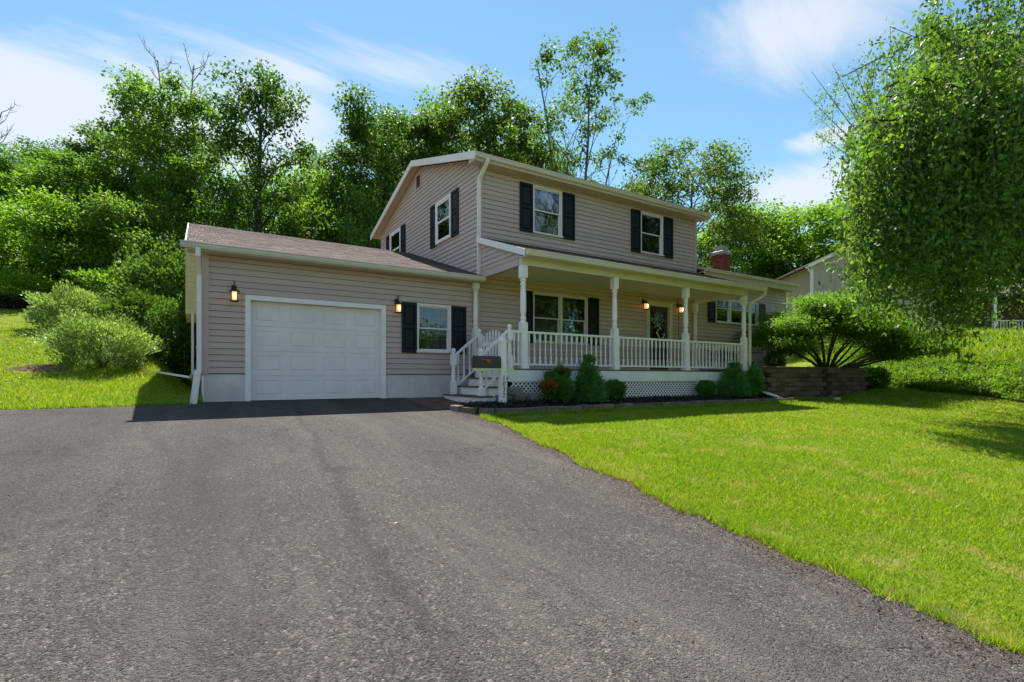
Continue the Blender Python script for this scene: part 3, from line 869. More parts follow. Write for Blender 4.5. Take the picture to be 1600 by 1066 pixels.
window('y', Y0, *W_BIG, lights=2, blinds=(.0, 'slat'), mat='cream_metal'); shutter('y', Y0, 7.70, 8.10, 1.5, 2.95); shutter('y', Y0, 10.15, 10.57, 1.5, 2.95)
# gable windows: sashes set forward on a shallow dark box
for w, bl in ((W_GA, (.0, 'slat')), (W_GB, (.0, 'curtain'))):
    MB().box(XG - .001, XG + .001, w[0] + .02, w[1] - .02, w[2] + .02, w[3] - .02).build('window_backing', M['room'], house)
    m = MB(); u0, u1, z0, z1 = w; tw = .07; ax = 'x'
    fb(m, ax, XG, u0, u0 + tw, 0, .075, z0, z1); fb(m, ax, XG, u1 - tw, u1, 0, .075, z0, z1)
    fb(m, ax, XG, u0 + tw, u1 - tw, 0, .075, z1 - tw, z1); fb(m, ax, XG, u0 + tw, u1 - tw, 0, .085, z0, z0 + tw)
    wo = m.build('window', M['white'], house)
    zm = (z0 + z1) / 2; s = .05
    for a, b, n in ((zm - .02, z1 - tw, .06), (z0 + tw, zm + .02, .045)):
        q = MB(); a0, a1 = u0 + tw, u1 - tw
        fb(q, ax, XG, a0, a0 + s, n - .02, n, a, b); fb(q, ax, XG, a1 - s, a1, n - .02, n, a, b); fb(q, ax, XG, a0 + s, a1 - s, n - .02, n, a, a + s); fb(q, ax, XG, a0 + s, a1 - s, n - .02, n, b - s, b)
        q.build('sash', M['white'], wo)
        q = MB(); fb(q, ax, XG, a0 + s, a1 - s, n - .014, n - .009, a + s, b - s); q.build('pane', M['glass'], wo)
    q = MB(); k = z0 + tw
    while k < z1 - tw - .03:
        fb(q, ax, XG, u0 + tw, u1 - tw, .006, .012 + (.008 if bl[1] == 'slat' else 0), k, k + (.022 if bl[1] == 'slat' else .034)); k += .034
    tag(q.build('blind', M['blind'] if bl[1] == 'slat' else M['curtain'], wo), kind='stuff')
shutter('x', XG, 13.07, 13.51, 4.6, 5.93); shutter('x', XG, 14.64, 15.07, 4.6, 5.93)
shutter('x', XG, 17.38, 17.78, 4.58, 6.0); shutter('x', XG, 19.0, 19.45, 4.58, 6.0)
m = MB(); fb(m, 'x', XG, 15.9, 15.95, .0, .045, 6.83, 7.36); fb(m, 'x', XG, 16.3, 16.35, 0, .045, 6.83, 7.36); fb(m, 'x', XG, 15.95, 16.3, 0, .045, 7.31, 7.36); fb(m, 'x', XG, 15.95, 16.3, 0, .045, 6.83, 6.88)
vt = m.build('gable_vent', M['siding_trim'], house)
for k in range(8):
    z = 6.89 + k * .052
    MB().hexa([(XG - .03, 15.95, z), (XG - .03, 16.3, z), (XG - .036, 16.3, z + .004), (XG - .036, 15.95, z + .004)], [(XG - .024, 15.95, z + .045), (XG - .024, 16.3, z + .045), (XG - .026, 16.3, z + .05), (XG - .026, 15.95, z + .05)]).build('vent_slat', M['door'], vt)

# wing
ww = wall_slab('wing_wall', 'y', Y0, 15.17, 20.96, 1.48, 4.2, [ins(W_WING)], M['shade_sheathing'])
side_walls(ww, 'y', Y0, 15.20, 20.86, 1.50, 4.07, [ins(W_WING)])
MB().box(15.17, 20.94, Y0 + .01, Y0 + .2, -.1, 1.485).build('foundation', M['foundation'], house)
pw2 = MB().box(15.17, 15.22, Y0 - .012, Y0 + .005, DECK, 1.49).build('trim_strip', M['siding_trim'], house)
MB().box(20.855, 20.98, Y0 - .035, Y0, 1.48, 4.07).build('corner_trim', M['white_metal'], house)
MB().box(20.84, 20.96, Y0 + .12, 20.0, 0, 4.2).prism([(20.84, Y0 + .12, 4.2), (20.84, 20.0, 4.2), (20.84, 16.0, 5.62)], (.12, 0, 0)).build('wing_side_wall', M['siding_flat'], house)
MB().box(15.17, 20.84, 19.9, 20.0, 0, 4.2).build('wing_back_wall', M['siding_flat'], house)
MB().box(15.17, 20.84, Y0 + .12, 19.9, 4.1, 4.2).box(15.17, 20.84, Y0 + .2, 19.9, 1.2, 1.45).box(15.17, 20.84, 14.5, 14.6, 1.45, 4.1).build('floor', M['room'], house)
window('y', Y0, *W_WING, lights=3, blinds=(.0, 'curtain'), tw=.042, split=.62)
shutter('y', Y0, 15.81, 16.23, 2.53, 3.45); shutter('y', Y0, 18.94, 19.36, 2.53, 3.45)
MB().box(.25, 6.4, Y0 + .12, 21.9, 2.98, 3.06).build('floor', M['room'], house)

# ---- roofs
def roof_slope(name, x0, x1, b0, z0, b1, z1, tabs=True, th=.10, seed=1, xcut=None):
    """slab from eave (b0,z0 top) to ridge (b1,z1 top) with shingle courses"""
    m = MB().prism([(x0, b0, z0), (x0, b1, z1), (x0, b1, z1 - th), (x0, b0, z0 - th)], (x1 - x0, 0, 0))
    ro = m.build(name, M['soffit'], house)
    L_ = math.hypot(b1 - b0, z1 - z0); sb, sz = (b1 - b0) / L_, (z1 - z0) / L_
    nb, nz = -sz * (1 if b1 > b0 else -1), abs(sb)
    r = random.Random(seed); V = MB(); e = .14; k = 0
    s = -.02
    while s < L_ - .02:
        s1 = min(s + e + .03, L_)
        x = x0 - (r.random() * .25 if tabs else 0)
        while x < x1:
            w = (.17 + r.random() * .2) if tabs else (x1 - x0)
            xa, xb = max(x, x0), min(x + w - (.006 if tabs else 0), x1)
            if xb - xa > .02:
                t0 = .0035 + r.random() * .003; t1 = .0008; ds = r.uniform(-.006, .006)
                def P(xx, ss, tt): return (xx, b0 + sb * ss + nb * tt, z0 + sz * ss + nz * tt)
                V.hexa([P(xa, s + ds, 0), P(xb, s + ds, 0), P(xb, s1, 0), P(xa, s1, 0)], [P(xa, s + ds, t0), P(xb, s + ds, t0), P(xb, s1, t1), P(xa, s1, t1)])
            x += w
        s += e
    o = V.build('shingles', M['shingle'], ro); o['kind'] = 'stuff'
    return ro
GR_B, GR_Z = 17.0, 4.88
roof_slope('garage_roof', -.14, 6.375, 11.50, 3.13, GR_B, GR_Z, seed=2)
roof_slope('garage_roof', -.14, 6.375, 22.4, 3.16, GR_B, GR_Z, False, seed=3)
roof_slope('main_roof', 6.1, 15.48, 11.50, 6.32, RB, RZ, seed=4)
roof_slope('main_roof', 6.1, 15.48, 20.65, 6.31, RB, RZ, False, seed=5)
roof_slope('wing_roof', 15.2, 21.12, 11.50, 4.38, 16.0, 5.80, seed=6)
roof_slope('wing_roof', 15.2, 21.12, 20.45, 4.38, 16.0, 5.80, False, seed=7)
roof_slope('porch_roof', 6.33, 15.56, 9.56, 3.43, 11.875, 4.24, seed=8)
# horizontal soffits and fascias
for (x0, x1, b0, z, th) in ((-.13, 6.37, 11.56, 2.985, .03), (6.12, 15.46, 11.56, 6.11, .03), (15.21, 21.1, 11.56, 4.07, .03)):
    so = MB().box(x0, x1, b0, Y0 + .02, z, z + th).build('soffit', M['soffit'], house)
    q = MB(); x = x0 + .1
    while x < x1: q.box(x, x + .012, b0 + .02, Y0 - .04, z - .004, z + .001); x += .1
    q.build('soffit_groove', M['siding_trim'], so)
MB().box(-.13, 6.37, 11.535, 11.56, 2.985, 3.115).build('fascia', M['cream_metal'], house)
MB().box(6.12, 15.46, 11.535, 11.56, 6.10, 6.30).build('fascia', M['soffit'], house)
MB().box(15.21, 21.1, 11.535, 11.56, 4.06, 4.36).build('fascia', M['soffit'], house)
def rake(x0, x1, b0, z0, b1, z1, h=.17, mat='white_metal', name='rake_fascia'):
    s = 1
    MB().prism([(x0, b0, z0), (x0, b1, z1), (x0, b1, z1 - h), (x0, b0, z0 - h)], (x1 - x0, 0, 0)).build(name, M[mat], house)
rake(6.075, 6.10, 11.52, 6.325, RB, RZ + .005, .2); rake(6.075, 6.10, 20.65, 6.31, RB, RZ + .005, .2)
rake(15.48, 15.505, 11.52, 6.325, RB, RZ + .005, .2)
rake(-.165, -.14, 11.52, 3.135, GR_B, GR_Z + .005, .16, 'cream_metal'); rake(-.165, -.14, 22.4, 3.16, GR_B, GR_Z + .005, .16, 'cream_metal')
rake(21.12, 21.145, 11.52, 4.385, 16.0, 5.805, .18)
rake(6.30, 6.33, 9.57, 3.425, 11.86, 4.235, .155, 'white')
rake(15.56, 15.585, 9.57, 3.425, 11.86, 4.235, .15, 'white')
# eave returns at the gable corner
MB().prism([(6.10, 11.55, 6.12), (6.10, Y0, 6.12), (6.10, Y0, 6.36), (6.10, 11.55, 6.22)], (.29, 0, 0)).build('eave_return', M['soffit'], house)
# gutters: K profile
def gutter(x0, x1, yb, zt, mat='cream_metal', d=.115, h=.115):
    pr = [(yb, zt), (yb - d, zt), (yb - d - .006, zt - .018), (yb - d + .012, zt - .03), (yb - d * .82, zt - h * .65), (yb - d * .62, zt - h), (yb, zt - h)]
    go = MB().prism([(x0, y, z) for y, z in pr][::-1], (x1 - x0, 0, 0)).build('gutter', M[mat], house)
    return go
gutter(-.24, 6.36, 11.535, 3.115); gutter(6.08, 15.5, 11.535, 6.275, 'cream_metal', .10, .10); gutter(15.22, 21.15, 11.535, 4.35, 'cream_metal', .10, .1)
gutter(6.34, 15.6, 9.565, 3.40, 'cream_metal', .11, .12)
def downspout(pts, w=.085, d=.062, mat='white_metal', name='downspout'):
    m = MB()
    P = [Vector(p) for p in pts]
    for a, b in zip(P[:-1], P[1:]):
        e = (b - a).normalized() * .012
        m.bar(a - e, b + e, w, d, up=(0, 1, 0))
    return m.build(name, M[mat], house)
downspout([(6.42, 11.47, 6.17), (6.42, 11.47, 6.10), (6.36, 11.82, 5.74), (6.36, 11.82, 3.14)])
for z in (5.2, 4.0): MB().box(6.30, 6.47, 11.845, 11.90, z, z + .03).build('downspout_strap', M['white_metal'], house)
downspout([(.05, 11.47, 3.0), (.05, 11.47, 2.86), (.07, 11.78, 2.55), (.07, 11.78, .62)])
MB().bar((.05, 11.76, .66), (-.03, 11.72, -.03), .12, .10, up=(0, 1, 0)).build('downspout_boot', M['white_metal'], house)
for z in (2.0, 1.1): MB().box(.02, .12, 11.74, 11.90, z, z + .025).build('downspout_strap', M['white_metal'], house)
downspout([(-.05, 15.12, 2.1), (-.05, 15.12, .62), (-.10, 15.3, .52), (-.95, 17.2, .68)], .055, .05)
downspout([(15.52, 9.50, 3.28), (15.52, 9.50, 3.2), (15.40, 9.56, 3.10), (15.15, 9.78, 2.90), (15.13, 9.78, 2.75), (15.13, 9.78, .1)], .07, .055, 'cream_metal')
downspout([(15.13, 9.70, .12), (15.22, 9.45, .08), (15.63, 8.86, -.2)], .08, .06)
# white drain pipe lying on the terrace
MB().tube([(16.9, 11.2, .85), (17.8, 10.4, .80), (18.7, 9.7, .78), (18.9, 9.35, .77)], .045, 8).build('drain_pipe', M['white_metal'], house)

# chimney
ch = MB().box(18.34, 18.83, 13.06, 13.55, 4.6, 5.585).build('chimney', M['mortar'], house)
r = random.Random(4)
rowz = 4.74
for k in range(12):
    z = rowz + k * .071
    off = .11 if k % 2 else 0
    for side in range(4):
        L_ = .49
        x = -off
        while x < L_ - .02:
            a, b = max(x, 0) + .005, min(x + .21, L_) - .005
            if b - a > .03:
                m = MB(); p = .012 + r.random() * .004
                if side == 0: m.box(18.34 + a, 18.34 + b, 13.06 - p, 13.06, z, z + .061)
                elif side == 2: m.box(18.34 + a, 18.34 + b, 13.55, 13.55 + p, z, z + .061)
                elif side == 1: m.box(18.83, 18.83 + p, 13.06 + a, 13.06 + b, z, z + .061)
                else: m.box(18.34 - p, 18.34, 13.06 + a, 13.06 + b, z, z + .061)
                m.build('brick', M['brick'], ch, loc=(18.34 + a, 13.06, z))
            x += .22
MB().box(18.29, 18.88, 13.01, 13.60, 5.585, 5.70).hexa([(18.31, 13.03, 5.70), (18.86, 13.03, 5.70), (18.86, 13.58, 5.70), (18.31, 13.58, 5.70)], [(18.40, 13.12, 5.78), (18.77, 13.12, 5.78), (18.77, 13.49, 5.78), (18.40, 13.49, 5.78)]).box(18.41, 18.76, 13.13, 13.48, 5.78, 5.97).build('chimney_cap', M['concrete'], house)

# ---- porch
PX0, PX1, PB = 6.05, 15.2, 9.82
dk = MB().box(PX0, PX1, PB + .02, Y0 - .03, DECK - .16, DECK - .03).build('porch_deck', M['tread'], house)
for k in range(14):
    y = PB - .02 + k * .148
    MB().box(PX0 - .02, PX1 + .02, y, y + .142, DECK - .029, DECK).build('deck_board', M['tread'], dk)
MB().box(PX0, PX1, PB - .005, PB + .02, DECK - .30, DECK - .035).build('skirt_board', M['white'], house)
MB().box(PX0 - .003, PX0 + .02, PB + .02, 9.97, DECK - .30, DECK - .035).build('skirt_board', M['white'], house)
# lattice: two crossing layers of thin strips
lat = MB(); lx0, lx1, lz0, lz1 = PX0 + .06, PX1, -.25, DECK - .30
def strips(y, sgn, m):
    h = lz1 - lz0; p = .115; w = .032
    x = lx0 - h
    while x < lx1 + h:
        a, b = (x, x + h) if sgn > 0 else (x + h, x)
        z0_, z1_ = lz0, lz1
        # clip to the panel ends
        pts = []
        lo, hi = min(a, b), max(a, b)
        if hi < lx0 + .01 or lo + w > lx1: x += p; continue
        t0, t1 = 0.0, 1.0
        da = b - a
        for lim, s_ in ((lx0, 1), (lx1 - w, -1)):
            tt = (lim - a) / da
            if s_ * da > 0 and tt > t0: t0 = max(t0, tt)
            elif s_ * da < 0 and tt < t1: t1 = min(t1, tt)
        if t1 - t0 > .03:
            A0, A1 = a + da * t0, a + da * t1; Z0, Z1 = z0_ + (z1_ - z0_) * t0, z0_ + (z1_ - z0_) * t1
            m.prism([(A0, y, Z0), (A0 + w * 1.3, y, Z0), (A1 + w * 1.3, y, Z1), (A1, y, Z1)], (0, .006, 0))
        x += p
strips(PB + .018, 1, lat); strips(PB + .026, -1, lat)
lo = lat.build('lattice', M['white'], house); lo['kind'] = 'stuff'
MB().box(PX0 + .05, PX1, PB + .01, PB + .03, -.28, -.22).build('lattice_frame', M['white'], house)
MB().box(PX0 + .3, PX1, PB + 1.2, PB + 1.25, -.3, DECK - .2).build('crawl_shade_wall', M['room'], house)  # darkened wall: the shade behind the lattice is put into its colour
# beams and ceiling
MB().box(6.42, 15.12, 9.84, 9.98, 3.13, 3.30).build('porch_beam', M['cream_metal'], house)
MB().box(6.40, 6.54, 9.98, Y0 - .03, 3.13, 3.30).build('porch_beam', M['siding_trim'], house)
MB().box(15.0, 15.12, 9.98, Y0 - .03, 3.13, 3.30).build('porch_beam', M['white_metal'], house)
MB().box(6.54, 15.0, 9.98, Y0 - .03, 3.24, 3.27).build('porch_ceiling', M['porch_ceiling'], house)
MB().box(6.36, 15.5, 9.57, 9.84, 3.275, 3.30).build('soffit', M['cream_metal'], house)
tri = MB().prism([(6.41, 9.86, 3.30), (6.41, Y0 - .03, 3.30), (6.41, Y0 - .03, 4.13), (6.41, 9.86, 3.42)], (.08, 0, 0)).build('porch_side_wall', M['siding_flat'], house)
def plim(z): return (9.86 if z < 3.44 else 9.86 + (z - 3.44) / .35, Y0 - .035)
side_walls(tri, 'x', 6.41, 9.86, Y0 - .035, 3.30, 4.12, [], limit=plim, pitch=.118)
MB().prism([(15.06, 9.86, 3.30), (15.06, Y0 - .03, 3.30), (15.06, Y0 - .03, 4.13), (15.06, 9.86, 3.42)], (.06, 0, 0)).build('porch_side_wall', M['siding_flat'], house)
# posts
def post_mesh():
    m = MB()
    m.box(-.10, .10, -.10, .10, DECK, DECK + .075)
    m.box(-.078, .078, -.078, .078, DECK + .075, 1.80)
    m.lathe(0, 0, [(.072, 1.80), (.074, 1.82), (.060, 1.845), (.060, 1.86), (.073, 1.885), (.073, 1.91), (.058, 1.94), (.056, 1.98), (.068, 2.03), (.072, 2.12), (.070, 2.35), (.062, 2.58), (.056, 2.66), (.070, 2.68), (.070, 2.70), (.056, 2.72), (.056, 2.75), (.074, 2.78), (.074, 2.80), (.060, 2.82), (.068, 2.84)], 14)
    m.box(-.078, .078, -.078, .078, 2.84, 3.13)
    me = m.mesh('porch_post', M['white'], (0, 0, DECK))
    return me
pm = post_mesh()
POSTS = [6.50, 9.38, 12.19, 15.0]
for x in POSTS: place('porch_post', pm, house, (x, 9.91, DECK))
place('porch_post', pm, house, (6.24, 11.78, DECK)); place('porch_post', pm, house, (15.02, 11.80, DECK))
# railings with turned balusters
def bal_mesh(h):
    m = MB(); q = .019
    m.box(-q, q, -q, q, 0, .17); 
    m.lathe(0, 0, [(.017, .17), (.021, .185), (.013, .2), (.013, .22), (.020, .26), (.015, .40), (.012, h - .26), (.018, h - .235), (.012, h - .22), (.020, h - .2)], 8)
    m.box(-q, q, -q, q, h - .2, h)
    return m.mesh('baluster', M['white'])
RT, RBOT = 1.60, .80
bm_ = bal_mesh(RT - .05 - RBOT - .04)
def railing(p, q, n):
    p, q = Vector(p), Vector(q)
    m = MB()
    m.bar((p.x, p.y, RT - .025), (q.x, q.y, RT - .025), .075, .05); m.bar((p.x, p.y, RBOT + .02), (q.x, q.y, RBOT + .02), .05, .04)
    ro = m.build('railing', M['white'], house)
    for k in range(n):
        t = (k + .5) / n
        place('baluster', bm_, ro, (p.x + (q.x - p.x) * t, p.y + (q.y - p.y) * t, RBOT + .04), math.atan2(q.y - p.y, q.x - p.x))
for a, b in zip(POSTS[:-1], POSTS[1:]): railing((a + .08, 9.91), (b - .08, 9.91), 17)
railing((15.0, 9.99), (15.0, 11.72), 11)
railing((6.19, 9.91), (6.42, 9.91), 2)
railing((6.14, 11.42), (6.2, 11.70), 2)
# newels
def newel(x, y, z0, zt, sq=.062):
    m = MB(); h = zt - z0
    m.box(x - sq, x + sq, y - sq, y + sq, z0, z0 + h * .30)
    m.lathe(x, y, [(.055, z0 + h * .30), (.058, z0 + h * .31), (.042, z0 + h * .33), (.056, z0 + h * .37), (.044, z0 + h * .5), (.040, z0 + h * .58), (.055, z0 + h * .60), (.042, z0 + h * .62), (.054, z0 + h * .64)], 12)
    m.box(x - sq, x + sq, y - sq, y + sq, z0 + h * .64, z0 + h * .86)
    m.lathe(x, y, [(.07, z0 + h * .86), (.072, z0 + h * .875), (.035, z0 + h * .89), (.03, z0 + h * .90), (.05, z0 + h * .92), (.058, z0 + h * .945), (.05, z0 + h * .975), (.025, z0 + h * .995), (.004, zt)], 12)
    m.build('newel_post', M['white'], house)
newel(6.13, 9.92, DECK, 1.74); newel(6.13, 11.36, DECK, 1.74)
newel(5.40, 9.93, -.10, 1.16); newel(5.40, 11.36, .08, 1.24)
# stairs
zs_ = [(.10, 5.22, 11.58), (.305, 5.55, 11.42), (.51, 5.80, 11.42)]
st = None
for k, (z, x0, bw) in enumerate(zs_):
    MB().box(x0 + .03, 6.06, 9.9 + (-.05 if k == 0 else 0), bw, z - .23, z - .03).build('riser', M['white'], house)
    MB().box(x0, x0 + .42, 9.86 + (-.05 if k == 0 else 0), bw + .03, z - .03, z + .006).build('tread', M['tread'], house)
MB().box(6.02, 6.06, 9.9, 11.42, .48, DECK - .03).build('riser', M['white'], house)
for y, zb in ((9.93, 0), (11.36, .06)):
    m = MB(); p0 = Vector((5.43, y, 1.02 + zb * .6)); p1 = Vector((6.10, y, 1.60))
    m.bar(p0, p1, .07, .05); q0 = Vector((5.43, y, .22 + zb)); q1 = Vector((6.10, y, .80)); m.bar(q0, q1, .045, .04)
    ro = m.build('stair_railing', M['white'], house)
    for k in range(4):
        t = (k + .6) / 4.2; a = q0.lerp(q1, t); b = p0.lerp(p1, t)
        mm = MB(); h = b.z - a.z
        mm.box(a.x - .017, a.x + .017, y - .017, y + .017, a.z, a.z + .15).lathe(a.x, y, [(.016, a.z + .15), (.019, a.z + .2), (.012, a.z + h * .55), (.017, b.z - .2)], 8).box(a.x - .017, a.x + .017, y - .017, y + .017, b.z - .2, b.z)
        mm.build('baluster', M['white'], ro, loc=a)
# picket gate
gt_ = MB().box(6.12, 6.15, 10.0, 11.28, 1.30, 1.39).box(6.12, 6.15, 10.0, 11.28, .86, .94).build('porch_gate', M['white'], house)
for k in range(9):
    y = 10.06 + k * .1475; u = (k - 4) / 4; zt = 1.44 + .22 * math.cos(u * 1.35)
    MB().prism([(6.10, y - .032, .80), (6.10, y + .032, .80), (6.10, y + .032, zt - .03), (6.10, y + .016, zt), (6.10, y - .016, zt), (6.10, y - .032, zt - .03)], (.02, 0, 0)).build('picket', M['white'], gt_)
# rubble stones under the porch corner
# ---- front door
tr = MB().box(12.66, 12.80, Y0 - .05, Y0 + .1, DECK, 2.90).box(13.75, 13.90, Y0 - .05, Y0 + .1, DECK, 2.90).box(12.64, 13.92, Y0 - .055, Y0 + .1, 2.90, 3.03).box(12.60, 13.96, Y0 - .085, Y0 - .0, 3.03, 3.07).box(12.80, 13.75, Y0 - .06, Y0 + .1, DECK, DECK + .05)
tr.build('door_trim', M['cream_metal'], house)
dr = MB()
dx0, dx1, dz0, dz1 = 12.80, 13.75, DECK + .05, 2.90
dr.box(dx0, dx0 + .13, Y0 + .04, Y0 + .085, dz0, dz1).box(dx1 - .13, dx1, Y0 + .04, Y0 + .085, dz0, dz1)
for a, b in ((dz0, dz0 + .22), (1.70, 1.82), (2.74, dz1)): dr.box(dx0 + .13, dx1 - .13, Y0 + .04, Y0 + .085, a, b)
dr.box(dx0 + .13, dx1 - .13, Y0 + .055, Y0 + .08, dz0 + .22, 1.70)
dr.box(dx0 + .13, dx1 - .13, Y0 + .055, Y0 + .08, 1.82, 2.22)
do = dr.build('front_door', M['door'], house)
for a, b, c, d in ((dx0 + .17, 13.24, dz0 + .28, 1.64), (13.30, dx1 - .17, dz0 + .28, 1.64)): MB().box(a, b, Y0 + .047, Y0 + .055, c, d).build('door_panel', M['door'], do)
MB().box(dx0 + .13, dx1 - .13, Y0 + .06, Y0 + .068, 2.22, 2.74).build('pane', M['glass'], do)
q = MB()
for a, b in (((dx0 + .13, 2.48), (13.27, 2.74)), ((13.27, 2.74), (dx1 - .13, 2.48)), ((dx1 - .13, 2.48), (13.27, 2.22)), ((13.27, 2.22), (dx0 + .13, 2.48)), ((13.27, 2.22), (13.27, 2.74)), ((dx0 + .13, 2.48), (dx1 - .13, 2.48))):
    q.bar((a[0], Y0 + .056, a[1]), (b[0], Y0 + .056, b[1]), .012, .012, up=(0, 1, 0))
q.build('lead_strip', M['chrome'], do)
MB().tube([(13.68, Y0 + .035, 1.70), (13.68, Y0 - .02, 1.70)], [.028, .034], 10).box(13.655, 13.705, Y0 + .02, Y0 + .042, 1.62, 1.86).build('door_handle', M['chrome'], do)
# ---- lanterns
def lantern(x, z, hook):
    y = Y0 - .17
    m = MB()
    m.box(x - .045, x + .045, Y0 - .04, Y0 - .015, z + .10, z + .24)
    if hook:
        m.tube([(x, Y0 - .03, z + .15), (x, Y0 - .08, z + .27), (x, y + .02, z + .31), (x, y, z + .27), (x, y, z + .14)], .010, 6)
    else:
        m.tube([(x, Y0 - .03, z + .15), (x, y + .03, z + .20), (x, y, z + .14)], .010, 6)
    m.lathe(x, y, [(.010, z + .185), (.03, z + .15), (.07, z + .12), (.105, z + .095), (.105, z + .085)], 8)
    m.lathe(x, y, [(.085, z - .115), (.09, z - .10), (.085, z - .09)], 8)
    for k in range(4):
        t = math.pi / 4 + k * math.pi / 2; m.bar((x + .072 * math.cos(t), y + .072 * math.sin(t), z - .09), (x + .078 * math.cos(t), y + .078 * math.sin(t), z + .09), .012)
    lo = m.build('wall_lantern', M['black_metal'], house)
    g = MB(); g.lathe(x, y, [(.058, z - .088), (.062, z + .086)], 4); g.build('lantern_glass', M['lamp_glass'], lo)
    b = MB(); b.lathe(x, y - .072, [(.006, z - .04), (.02, z - .01), (.016, z + .03), (.004, z + .05)], 8); b.build('bulb', M['bulb'], lo)
lantern(.68, 2.17, True); lantern(4.13, 2.17, True); lantern(12.50, 2.84, False); lantern(14.20, 2.84, False)
MB().tube([(14.20, Y0 - .03, 3.0), (14.20, Y0 - .03, 3.24)], .008, 6).tube([(14.24, Y0 - .03, 2.75), (14.24, Y0 - .03, DECK)], .008, 6).build('cable', M['black_metal'], house)

# ------------------------------------------------------------------ small things round the house
# wreath on the front door
wr = thing('door_wreath', (13.27, Y0 + .03, 1.98), 'round green wreath with white flowers hanging on the dark red front door', 'wreath')
r = random.Random(2)
P_, F_ = [], []
def leaf_quads(centers, dirs, norms, L_, W_, fold=.25):
    """numpy leaf diamonds: base, side, tip, side with a fold"""
    d = dirs / (np.linalg.norm(dirs, axis=1)[:, None] + 1e-9)
    n = norms - d * (norms * d).sum(1)[:, None]; n /= (np.linalg.norm(n, axis=1)[:, None] + 1e-9)
    s = np.cross(d, n)
    L_ = np.broadcast_to(np.asarray(L_, float), (len(d),))[:, None]; W_ = np.broadcast_to(np.asarray(W_, float), (len(d),))[:, None]
    p0 = centers; p2 = centers + d * L_
    mid = centers + d * L_ * .45
    p1 = mid + s * W_ * .5 + n * W_ * fold; p3 = mid - s * W_ * .5 + n * W_ * fold
    V = np.stack([p0, p1, p2, p3], 1).reshape(-1, 3)
    F = np.arange(len(V)).reshape(-1, 4)
    return V, F
def unit(rng, n):
    v = rng.normal(size=(n, 3)); return v / np.linalg.norm(v, axis=1)[:, None]
def leaf_obj(name, V, F, mat, parent=None, off=(0, 0, 0)):
    me = np_mesh(name, V - np.array(off, float), F, mat, F.shape[1])
    o = link(bpy.data.objects.new(name, me))
    return o
rng = np.random.default_rng(21)
n = 900; t = rng.random(n) * 2 * np.pi; rr_ = .17 + rng.normal(size=n) * .03
C_ = np.stack([rr_ * np.cos(t), -.02 - rng.random(n) * .05, rr_ * np.sin(t)], 1)
D_ = np.stack([-np.sin(t), rng.normal(size=n) * .5 - .3, np.cos(t)], 1) + unit(rng, n) * .8
V, F = leaf_quads(C_, D_, unit(rng, n), .07, .03)
o = leaf_obj('wreath_leaves', V, F, M['leaf_wreath']); o.parent = wr; o['kind'] = 'stuff'
fm = MB(); fm.lathe(0, 0, [(.004, 0), (.022, .004), (.030, .014), (.018, .012), (.006, .008)], 8)
fme = fm.mesh('flower', M['flower'])
for k in range(16):
    tt = r.uniform(3.4, 6.4) if k < 11 else r.uniform(0, 3.2); rad = .165 + r.uniform(-.05, .05)
    o = link(bpy.data.objects.new('flower', fme)); o.parent = wr
    o.location = (rad * math.cos(tt), -.075, rad * math.sin(tt)); o.rotation_euler = (math.radians(90 + r.uniform(-20, 20)), r.uniform(-.3, .3), 0); o.scale = (1.3,) * 3
FRAME['wr'] = Vector((0, 0, 0))

# mailbox on its post
mz = float(bed_z(5.72, 9.55)) - .03
mb = thing('mailbox', (5.72, 9.55, mz), 'dark grey arched mailbox on a white wooden post numbered 1032', 'mailbox')
MB().box(5.655, 5.785, 9.485, 9.615, mz - .2, 1.30).hexa([(5.64, 9.47, 1.30), (5.80, 9.47, 1.30), (5.80, 9.63, 1.30), (5.64, 9.63, 1.30)], [(5.645, 9.475, 1.325), (5.795, 9.475, 1.325), (5.795, 9.625, 1.325), (5.645, 9.625, 1.325)]).lathe(5.72, 9.55, [(.075, 1.325), (.066, 1.36), (.045, 1.39), (.015, 1.402)], 10).build('post', M['white'], mb)
MB().box(5.02, 5.655, 9.49, 9.61, .665, .715).box(5.785, 5.98, 9.49, 9.61, .665, .715).build('arm_board', M['yellow_wood'], mb)
MB().prism([(5.785, 9.52, .64), (5.95, 9.52, .663), (5.785, 9.52, .50)], (0, .06, 0)).build('brace', M['white'], mb)
prof = [(9.47, .718), (9.63, .718)] + [(9.55 + .08 * math.cos(k * math.pi / 10), .88 + .10 * math.sin(k * math.pi / 10)) for k in range(11)]
bx = MB().prism([(5.03, y, z) for y, z in prof], (.61, 0, 0)).build('mailbox_body', M['mailbox'], mb)
MB().prism([(5.015, 9.55 + (y - 9.55) * 1.06, .83 + (z - .83) * 1.04) for y, z in prof], (.02, 0, 0)).build('mailbox_door', M['mailbox'], mb)
MB().box(5.17, 5.36, 9.452, 9.458, .885, .905).box(5.29, 5.38, 9.45, 9.456, .835, .905).box(5.25, 5.29, 9.451, 9.457, .86, .90).build('flag', M['red'], mb)
MB().tube([(5.36, 9.47, .85), (5.36, 9.445, .85)], .012, 8).build('flag_pivot', M['black_metal'], mb)
zc = .50
